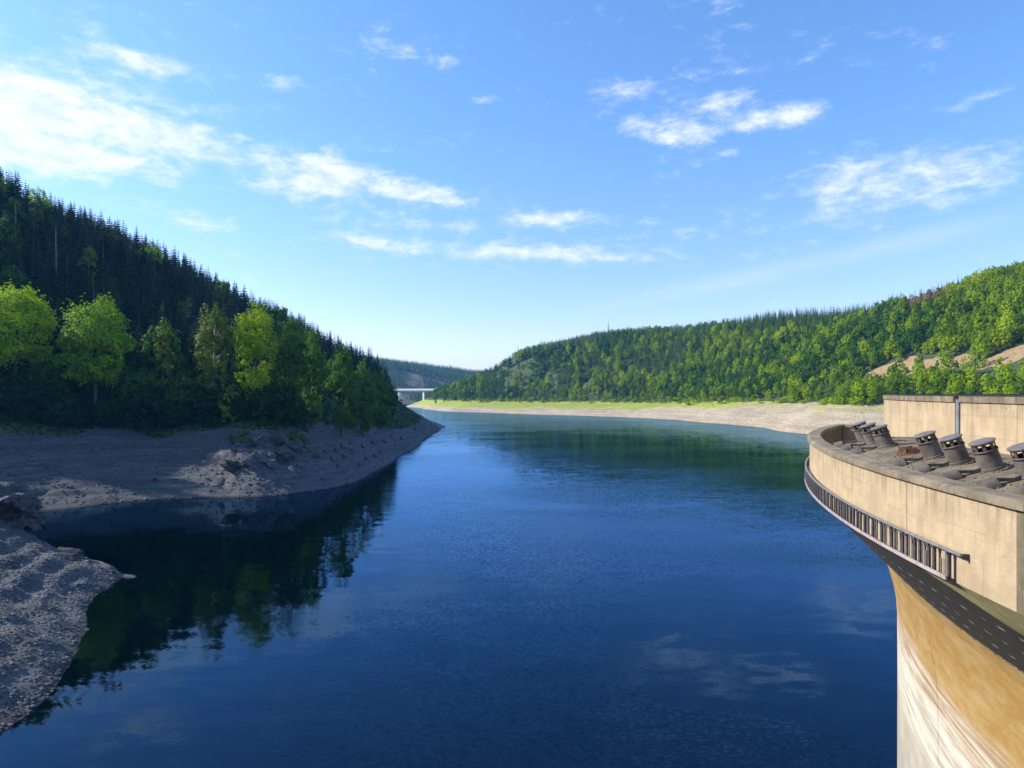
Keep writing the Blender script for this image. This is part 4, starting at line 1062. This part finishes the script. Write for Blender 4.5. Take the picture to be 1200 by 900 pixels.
# dead pale trunks and the lit tops seen among the spruces
for px, yt, H, lab in ((66, 262, 27, 'tallest pale dead spruce on the dark left slope'), (57, 298, 20, 'bare dead spruce just left of the tallest dead one'), (79, 297, 22, 'shaggy grey dead spruce just right of the tallest dead one'), (110, 318, 19, 'dead spruce above the round lime-green tree'), (4, 245, 22, 'pale bare trunk at the left edge of the dark slope'),
                       (18, 236, 23, 'second pale bare trunk from the left edge on the dark slope'), (40, 258, 22, 'pale thin trunk left of the dead spruces'), (121, 284, 17, 'small dead spruce with thin twigs high on the dark slope')):
    p = solve(px, yt, H, z_left, 245, 420); put_tree('dead_spruce', (dead_mesh[px % 3], None), p, H / 25, lab, 'dead tree', 'dead spruces on the left hillside')
for px, yt, H, wd, lab, mt in ((45, 218, 24, 10, 'lime-topped leafy tree near the skyline at far left', M_leaf_b), (6, 208, 20, 9, 'yellow-green tree on the skyline at the left edge', M_leaf), (20, 232, 20, 8, 'grey-green slender tree below the left skyline', M_leaf_o), (104, 283, 26, 8, 'yellow-green tree beside the dead spruces', M_leaf_o),
                               (176, 281, 20, 12, 'bright green tree just below the ridge, right of centre slope', M_leaf_b), (58, 258, 17, 6, 'small lime-green tree above the tallest dead spruce', M_leaf_b), (80, 250, 14, 6, 'small green tree under the left skyline', M_leaf), (218, 348, 16, 8, 'small pale-topped tree on the dark slope left of the birch', M_leaf_o)):
    p = solve(px, yt, H, z_left, 245, 430)
    put_tree('broadleaf_tree', pair('lit', leaf_parts(px, H, wd * .5, .30, 12, 2600, .36), M_barkp, mt), p, 1.0, lab, 'tree', 'lit leafy trees scattered over the left hillside')

# shrubs along the drawdown line of the left bank
k = 0
for tr_ in range(900):
    D = random.uniform(200, 520); px = random.uniform(-20, 492); p = ground(px, D, z_left)
    if not (16.5 < p.z < 23.5): continue
    if k >= 130: break
    k += 1; s_ = random.uniform(.5, 1.25) * (1.0 if D < 300 else 1.2)
    put_one('shrub', bush_me[k % 3], p, s_, 'low dark shrub on the bank top ' + left_mark(px), 'shrub', 'shrubs along the top of the left bank')

# --- right hillside
x, y = jitter_grid(-190, 700, 380, 1430, 6.3, 9); z = z_right(x, y); n = fbm(x, y, 30, 3, 90); Dn = np.hypot(x, y); scv = np.maximum.reduce([scarv(x * (1 + q_ / Dn), y * (1 + q_ / Dn), 1.0) * (1.0 - q_ * .005) for q_ in (0, 9, 18, 27, 36, 46)])
rs_ = np.random.RandomState(5); q = rs_.rand(len(x))
ok = (z + sm(y, 620, 1050) * 5.5 + n * 3 > 22) & (x < .75 * y + 60) & (z < 190) & ((scv < .42) | (q < np.where(y > 1000, .30, .08))) ; x, y, z = x[ok], y[ok], z[ok]
Hs = rs_.uniform(8, 18.5, len(x)) * np.clip(.62 + (z - 16) / 40, .62, 1.0)
pxs, _ = proj(x, y, z)
skr_px = [495, 502, 510, 520, 545, 575, 590, 600, 613, 625, 660, 700, 750, 800, 850, 900, 950, 1000, 1050, 1100, 1125, 1150, 1200, 1260]
skr_py = [470, 460, 454, 449, 442, 428, 420, 414, 408, 404, 397, 388, 383, 378, 373, 362, 357, 352, 338, 324, 320, 312, 303, 292]
lim = EYE + (HOR - np.interp(pxs, skr_px, skr_py)) / FPX * y - z
cn = fbm(x, y, 130, 3, 33)
con = (cn + .35 * fbm(x, y, 45, 2, 91) + .55 * np.exp(-((pxs - 990) / 120) ** 2) * sm(z, 85, 112) + .30 * np.exp(-((pxs - 690) / 60) ** 2) * sm(z, 40, 70) + .45 * np.exp(-((pxs - 570) / 55) ** 2) + .35 * sm(z, 100, 118) * (pxs < 1060) + .15 * (pxs < 800)
       - .2 * (pxs > 1090) + rs_.uniform(-.30, .30, len(x))) > .26
Hs = np.where(con, Hs * 1.28, Hs); Hs = np.minimum(Hs, lim + rs_.uniform(-3.5, 2.0, len(x)) + 1.5 * con)
near_row = (np.abs(pxs - 570) < 80) & (z < 60); Hs = np.where(near_row, np.maximum(Hs, 0), Hs)
ok = Hs > 5; x, y, z, Hs, con, pxs, cn = x[ok], y[ok], z[ok], Hs[ok], con[ok], pxs[ok], cn[ok]
score = visible_score(x, y, z, Hs, Hs * .25)
_, ptop_ = proj(x, y, z + Hs); dsk = ptop_ - np.interp(pxs, skr_px, skr_py)
brown = (np.abs(pxs - 1086) < 24) & (dsk < 21) & (rs_.rand(len(x)) < .85); con = con | ((dsk < 9) & (pxs > 980) & (pxs < 1128)); con = con & ~((dsk < 3) & (pxs > 1128)); deep = (~con) & (cn < -.05) & (pxs < 1100) & (rs_.rand(len(x)) < .6)
idx_c = [int(i) for i in np.argsort(-score) if con[i] and not brown[i]]; idx_l = [int(i) for i in np.argsort(-score) if not con[i] and not brown[i]]
NC, NL = 30, 260
def rl(p_, z_=0):
    b_ = 'just under the ridge' if z_ > 95 else 'halfway up' if z_ > 48 else 'in the lowest row'
    if p_ > 1100: return 'leafy tree %s on the right hill above the right half of parapet' % b_
    if p_ > 1020: return 'leafy tree %s on the right hill above the left end of parapet' % b_
    if p_ > 940: return 'leafy tree %s on the right hill above the gallery pit' % b_
    if p_ > 850: return 'leafy tree %s on the right hill above the widest beach' % b_
    if p_ > 740: return 'leafy tree %s on the right hill above the narrowing beach' % b_
    return 'leafy tree %s on the right hill near the cleared spur' % b_
_old = lambda p_: ('leafy tree on the right hillside above the gallery and parapet' if p_ > 950 else 'leafy tree on the right hillside above the pale gravel shore' if p_ > 780 else 'leafy tree low on the right hillside above the grass strip')
src_c, src_l = [], []
for j, i in enumerate(idx_c[:NC]):
    o = put_one('spruce_tree', far_spruce[j % 3], (x[i], y[i], z[i] - .4), Hs[i] / 24, 'dark green spruce standing among leafy trees of the right hillside', 'tree', 'spruces of the right hillside')
    if j < 3: src_c.append(o)
for j, i in enumerate(idx_l[:NL]):
    s_ = Hs[i] / 18; mesh_ = (far_leaf_d[j % 2] if deep[i] else far_leaf[j % 5])
    put_one('broadleaf_tree', mesh_, (x[i], y[i], z[i] - .4), s_, rl(pxs[i], z[i]), 'tree', 'leafy trees of the right hillside', sz=s_ * random.uniform(.9, 1.15))
srcl = [put_one('broadleaf_tree', me, (x[idx_l[NL + k]], y[idx_l[NL + k]], z[idx_l[NL + k]] - .4), Hs[idx_l[NL + k]] / 18, rl(pxs[idx_l[NL + k]], z[idx_l[NL + k]]), 'tree', 'leafy trees of the right hillside') for k, me in enumerate(far_leaf + far_leaf_d)]
r_ = idx_c[NC:]
scatter('right_spruce_forest', [(x[i], y[i], z[i] - .4) for i in r_], rs_.uniform(0, 6.28, len(r_)), [Hs[i] / 24 for i in r_], rs_.randint(0, 3, len(r_)), src_c, 'dark spruce stands along the ridge of the right hillside', 'forest')
r_ = idx_l[NL + 7:]
scatter('right_leafy_forest', [(x[i], y[i], z[i] - .4) for i in r_], rs_.uniform(0, 6.28, len(r_)), [Hs[i] / 18 for i in r_], [5 + rs_.randint(0, 2) if deep[i] else rs_.randint(0, 5) for i in r_], srcl, 'bright green leafy forest covering the right hillside', 'forest')
for i in np.nonzero(brown)[0][:60]:
    put_one('dead_brown_spruce', brown_spruce[int(i) % 2], (x[i], y[i], z[i] - .4), max(Hs[i], 13) / 20, 'rust-brown dead spruce in the patch on the right ridge', 'dead tree', 'brown dead spruces on the right ridge')
# trees that stand alone on the skyline
for px, yt, H, kind, lab in ((713, 373, 26, 0, 'tallest lone spruce sticking up from the right skyline'), (700, 381, 18, 1, 'thin bare spruce just left of the tallest lone skyline spruce'), (626, 399, 16, 0, 'leftmost spruce of the cluster at the top of the cleared slope'), (633, 396, 18, 0, 'middle spruce of the cluster at the top of the cleared slope'),
                             (638, 396, 18, 0, 'rightmost spruce of the cluster at the top of the cleared slope'), (585, 424, 14, 0, 'small lone spruce on the cleared spur'), (1123, 317, 20, 0, 'dark pointed spruce standing above the right ridge')):
    p = solve(px, yt, H, z_right, 600, 1300)
    if kind: put_tree('dead_spruce', (dead_mesh[0], None), p, H / 25, lab, 'dead tree')
    else: put_one('spruce_tree', far_spruce[0], p, H / 24 * .7, lab, 'tree', sz=H / 24)
p = solve(607, 401, 19, z_right, 1100, 1300)
pole = MB().tube([(0, 0, 0), (0, 0, 19)], [.45, .3], 6).obj('thin_mast', M_barkp); pole.location = p; tag(pole, 'thin pale mast on the cleared spur against the sky', 'mast')
# the row of tall trees before the cleared spur
row = [(510, 460, 0), (520, 452, 0), (529, 449, 0), (538, 445, 0), (546, 443, 1), (554, 439, 0), (563, 436, 0), (571, 431, 1), (579, 436, 0), (588, 434, 0), (596, 432, 1), (605, 434, 0), (613, 438, 1), (622, 437, 0), (631, 436, 1), (641, 438, 0), (652, 440, 1), (664, 441, 0), (676, 440, 0)]
for j, (px, yt, c_) in enumerate(row):
    D = float(np.interp(px, [505, 545, 570], [1215, 1160, 1120])) + (j % 3) * 10; p = ground(px, D, z_right); H = max(8, EYE + (HOR - yt) / FPX * D - p.z)
    near_lab = ('spruce' if c_ else 'leafy tree') + ' in the tall row along the far grass strip'
    if c_: put_one('spruce_tree', far_spruce[j % 3], p, H / 24 * .85, 'dark ' + near_lab, 'tree', 'tall trees along the far grass strip', sz=H / 24)
    else: put_one('broadleaf_tree', (far_leaf_d + far_leaf)[j % 4], p, H / 18 * .62, 'rounded ' + near_lab, 'tree', 'tall trees along the far grass strip', sz=H / 18)
# shrubs on the right shore and on the cleared slope
rp = []
for tr_ in range(9000):
    D = random.uniform(420, 1260); px = random.uniform(505, 1035); xx = (px - 600) / FPX * D; rp.append((xx, D))
rp = np.array(rp); rz_ = z_right(rp[:, 0], rp[:, 1]); sv = scarv(rp[:, 0], rp[:, 1]); fn = fbm(rp[:, 0], rp[:, 1], 25, 2, 14)
rzf = rz_ + sm(rp[:, 1], 620, 1050) * 5
ok = ((rzf > 18.5) & (rzf < 24)) | ((rz_ > 14.5) & (rz_ < 18) & (fn > .22)) | ((sv > .3) & (rz_ > 26) & (np.random.RandomState(2).rand(len(rp)) < .5))
rp = np.c_[rp, rz_][ok]; rp = rp[:1500]; so = []
for k in range(60):
    a = rp[k]; o = put_one('shrub', bush_r[k % 3], (a[0], a[1], a[2] - .2), random.uniform(.6, 1.5), 'small green shrub on the right shore, ' + right_mark(600 + a[0] / a[1] * FPX), 'shrub', 'shrubs along the right shore')
    if k < 3: so.append(o)
scatter('shore_thicket', rp[60:] - np.array([0, 0, .2]), rs_.uniform(0, 6.28, len(rp) - 60), rs_.uniform(.5, 1.5, len(rp) - 60), rs_.randint(0, 3, len(rp) - 60), so, 'low green thicket edging the right shore and cleared slope', 'thicket')

# --- far blue hills
x, y = jitter_grid(-760, 60, 1750, 3250, 13, 19); z = z_far(x, y); px_, _ = proj(x, y, z)
clear = fbm(x, y, 160, 3, 70) + .5 * np.exp(-((px_ - 482) / 12) ** 2) * np.exp(-((z - 80) / 35) ** 2)
ok = (z > 5) & (px_ > 425) & (px_ < 640) & (clear < .30); x, y, z = x[ok], y[ok], z[ok]; rs_ = np.random.RandomState(8)
fs = [put_one('spruce_tree', far_spruce[k], solve(px, yt, 24, z_far, 1800, 2600), 1.0, lab, 'tree', 'lone trees on the far blue hill') for k, (px, yt, lab) in enumerate(((467, 418, 'first lone tree on the skyline of the far blue hill'), (473, 418, 'forked-looking lone tree on the far blue hill'), (484, 420, 'rightmost lone tree on the far blue hill')))]
put_one('broadleaf_tree', far_leaf_d[0], solve(477, 419, 22, z_far, 1800, 2600), 1.2, 'round-topped lone tree on the far blue hill', 'tree', 'lone trees on the far blue hill')
scatter('far_forest', np.c_[x, y, z - .5], rs_.uniform(0, 6.28, len(x)), rs_.uniform(.65, 1.1, len(x)), rs_.randint(0, 3, len(x)), fs, 'blue hazy spruce forest on the far hills behind the bridge', 'forest')

# ------------------------------------------------------------------ rocks, rubble, stumps on the left bank
def rock_mesh(seed, n=3, flat=.6, jag=.35, name='rock', strata=False):
    import bmesh
    bm = bmesh.new(); bmesh.ops.create_icosphere(bm, subdivisions=n, radius=1.0); r = random.Random(seed)
    pl = [(Vector((r.gauss(0, 1), r.gauss(0, 1), r.gauss(0, 1))).normalized(), r.uniform(.42, .8)) for _ in range(9)]
    ax = Vector((.35, .25, 1)).normalized()
    for v in bm.verts:
        for n_, d_ in pl:
            e = v.co.dot(n_) - d_
            if e > 0: v.co -= n_ * e
        if strata:
            p = v.co; h = p.dot(ax) * 7 + seed; fr = h - math.floor(h)
            side = Vector((p.x, p.y, 0)); lay = math.sin(math.floor(h) * 12.9898) * 43758.5; lay -= math.floor(lay)
            v.co += side * (lay - .5) * .42 + side * (.10 if fr < .25 else 0)
            v.co.z += .16 * math.sin(p.x * 5 + seed) * math.sin(p.y * 7)
            jn = .05 * math.sin(p.x * 23) * math.sin(p.y * 19 + p.z * 17); v.co *= 1 + jn
        v.co *= 1 + r.uniform(-.5, .5) * jag * .25; v.co.z *= flat
    me = bpy.data.meshes.new(name); bm.to_mesh(me); bm.free(); return me


stone_me = [rock_mesh(s, 1, .5, .5, 'stone') for s in range(4)]
for m_ in stone_me: m_.materials.append(M_stone)
stone_rp = [rock_mesh(s + 9, 1, .5, .5, 'stone') for s in range(2)]
for m_ in stone_rp: m_.materials.append(M_stone_p)
big_me = [rock_mesh(s + 30, 5, .75, .12, 'rock', True) for s in range(4)]
for m_ in big_me: m_.materials.append(M_rock)


def boulder(px, D, sx_, sy_, sz_, rot, label, sink=.3, z=None):
    p = ground(px, D, z_left)
    if z is not None: p.z = z
    o = bpy.data.objects.new('rock_outcrop', big_me[int(px) % 4]); o.location = (p.x, p.y, p.z + sz_ * (.5 - sink)); o.scale = (sx_, sy_, sz_); o.rotation_euler = rot; link(o)
    return tag(o, label, 'rock', 'rock outcrops on the left banks')


for a in [(4, 117, 5.5, 5, 5.2, (.1, .3, .4), 'large dark rock at the left edge above the near gravel spur'), (-12, 112, 6, 5, 6, (.3, .1, 1), 'dark rock mass at the left edge behind the gravel spur'),
          (78, 104, 4.2, 1.6, 1.2, (.1, .15, .2), 'long dark ledge of rock along the back of the near spur'), (108, 104.5, 3.5, 1.5, 1.0, (.0, .2, -.2), 'low dark rock ledge near the tip of the near spur'),
          (140, 104, 2.4, 1.0, .5, (0, .1, .1), 'flat rock at the very tip of the near spur'),
          (298, 196, 5.5, 3.2, 4.4, (.5, .55, .5), 'big slanting slate rock at the water on the far bank'), (316, 199, 6, 3.4, 4.8, (.6, .4, .9), 'dark slate rock right of the big slanting one'), (288, 203, 5, 3, 3.8, (.5, .6, .4), 'slate rock above the big slanting one'),
          (331, 203, 5, 3.0, 4.0, (.6, .4, .8), 'dark tilted rock right of the slate group'), (350, 202, 4, 2.2, 2.6, (.5, .5, .8), 'low rock farthest right of the slate group'), (322, 213, 6, 2.6, 3.6, (.6, .6, .5), 'pale-edged rock below the grass tuft'), (275, 194, 4, 2.4, 2.6, (.4, .4, .7), 'low dark rock left of the slate group'),
          (340, 212, 5, 2.4, 3.0, (.5, .5, .6), 'upper right slate rock under the grass tuft'), (306, 208, 5, 2.5, 4.0, (.5, .7, .7), 'tilted slab of slate in the middle of the group'),
          (262, 190, 3, 1.8, 1.4, (.4, .3, .4), 'small dark rock at the water left of the slate group'), (180, 190, 3, 2.0, 1.3, (.3, .2, 2.4), 'lone dark rock on the rubble slope below the round tree')]:
    a = list(a)
    if a[1] > 150: a = a[:5] + [a[5], a[6]] + [.62]
    boulder(*a)
# pale weathered log lying by the slate rocks
lg = ground(296, 207, z_left); o = MB().tube([(0, 0, 1.0), (1.5, .2, 1.8), (3.4, .5, 3.6)], [.22, .18, .1], 7).obj('driftwood_log', M_barkp); o.location = lg; tag(o, 'pale weathered log leaning on the slate rocks', 'log')
# stumps left standing on the bared slope of the point
k = 0
spots = [(388, 540), (395, 546), (402, 536), (412, 530), (420, 545), (428, 539), (438, 536), (446, 530), (400, 524), (410, 520), (424, 524), (436, 520), (450, 518), (462, 522), (458, 510), (470, 514), (478, 508), (476, 500), (486, 504), (491, 498), (498, 502), (440, 508), (426, 512), (452, 500), (466, 502), (380, 530), (392, 529)]
for px, py in spots:
    h_ = hit(px, py, z_left, 180, 600)
    if not h_: continue
    r = empty('tree_stump', (h_[0], h_[1], h_[2] - .1), random.uniform(0, 6)); r.scale = [random.uniform(.4, .8) * (1 + h_[1] / 700)] * 3
    if k == 0:
        m1 = MB().tube([(0, 0, -.2), (0, 0, .6), (.1, 0, 1.1)], [.45, .32, .30], 8).mesh('stump', M_stump)
        mb = MB()
        for q in range(6): a = q * 1.05; mb.tube([(0, 0, .3), (math.cos(a) * .8, math.sin(a) * .8, .05), (math.cos(a) * 1.5, math.sin(a) * 1.5, -.45)], [.2, .13, .05], 5)
        m2 = mb.mesh('roots', M_stump)
    link(bpy.data.objects.new('trunk', m1), r); link(bpy.data.objects.new('roots', m2), r); k += 1
    tag(r, 'dark tree stump on the bare slope of the wooded point', 'tree stump', 'tree stumps on the bare slope of the point')


def stones(name, x0, x1, y0, y1, step, seed, smin, smax, zf, zlo, zhi, meshes, label, N=None, extra=None):
    x, y = jitter_grid(x0, x1, y0, y1, step, seed); z = zf(x, y); r = np.random.RandomState(seed)
    ok = (z > zlo) & (z < zhi) & (x > -.78 * y - 6) & (x < .8 * y)
    if extra is not None: ok &= extra(x, y, z, r)
    x, y, z = x[ok], y[ok], z[ok]; sc = smin + (smax - smin) * r.rand(len(x)) ** 3.2
    src = []
    for k, me in enumerate(meshes):
        src.append(put_one('stone', me, (x[k], y[k], z[k]), sc[k] * 1.4, label.split(',')[0] + ', single loose stone', 'stone', 'single loose stones on ' + name.replace('_', ' ')))
    x, y, z, sc = x[4:], y[4:], z[4:], sc[4:]
    return scatter(name, np.c_[x, y, z - sc * .1], r.uniform(0, 6.28, len(x)), sc, r.randint(0, len(meshes), len(x)), src, label, 'rubble')


stones('spur_rubble', -92, -38, 40, 112, .34, 1, .07, .42, z_left, .0, 20, stone_me, 'grey slate rubble covering the near spur')
stones('cove_rubble', -160, -52, 150, 250, .80, 2, .12, .75, z_left, .1, 18.5, stone_me, 'grey slate rubble on the bank below the trees', extra=lambda x, y, z, r: r.rand(len(x)) < .8)
stones('point_rubble', -84, -44, 205, 540, 1.0, 3, .12, .7, z_left, .1, 13, stone_me, 'grey slate rubble on the bare slope of the point', extra=lambda x, y, z, r: r.rand(len(x)) < .6)
stones('beach_rubble', 100, 262, 380, 860, 2.4, 4, .15, 1.0, z_right, .3, 18, stone_rp, 'pale stones strewn over the sunny gravel beach', extra=lambda x, y, z, r: r.rand(len(x)) < .5)

# grass tufts on the left bank
tv, tf = [], []
rg = random.Random(4)
for k in range(26):
    a = rg.uniform(0, 6.28); r0 = rg.uniform(0, .35); h = rg.uniform(.35, .8); bx, by = r0 * math.cos(a), r0 * math.sin(a); b = len(tv)
    tv += [(bx - .05, by, 0), (bx + .05, by, 0), (bx + math.cos(a) * .3, by + math.sin(a) * .3, h)]; tf.append((b, b + 1, b + 2))
tuft = mesh_of('grass_tuft', tv, tf, [M_leaf_s])
xg, yg = jitter_grid(-170, -60, 195, 520, 1.3, 71); zg = z_left(xg, yg); cv_ = cover_left(xg, yg, zg); ok = (cv_[:, 0] > .45) & (zg < 22) & (zg > 5); xg, yg, zg = xg[ok], yg[ok], zg[ok]
o = put_one('grass_tuft', tuft, (xg[0], yg[0], zg[0]), 1.2, 'green grass tuft on the upper edge of the left bank', 'grass')
scatter('bank_grass', np.c_[xg, yg, zg - .05], rs_.uniform(0, 6.28, len(xg)), rs_.uniform(.6, 1.6, len(xg)), [0] * len(xg), [o], 'green grass along the top of the left bank', 'grass')

# ------------------------------------------------------------------ air
HZ, t = mat('haze_air')
v = t.n('ShaderNodeVolumePrincipled'); v.inputs['Color'].default_value = (0.12, 0.42, 1.0, 1); v.inputs['Density'].default_value = 0.000065; v.inputs['Anisotropy'].default_value = 0.2
oo = t.n('ShaderNodeOutputMaterial'); t.nt.links.new(v.outputs[0], oo.inputs['Volume'])
hz = MB().box((0, 2300, 139.5), (10500, 8100, 341)).obj('haze', HZ); tag(hz, 'pale blue air haze over the lake and hills', 'haze', kind='stuff')
print('OBJECTS', len(bpy.data.objects))
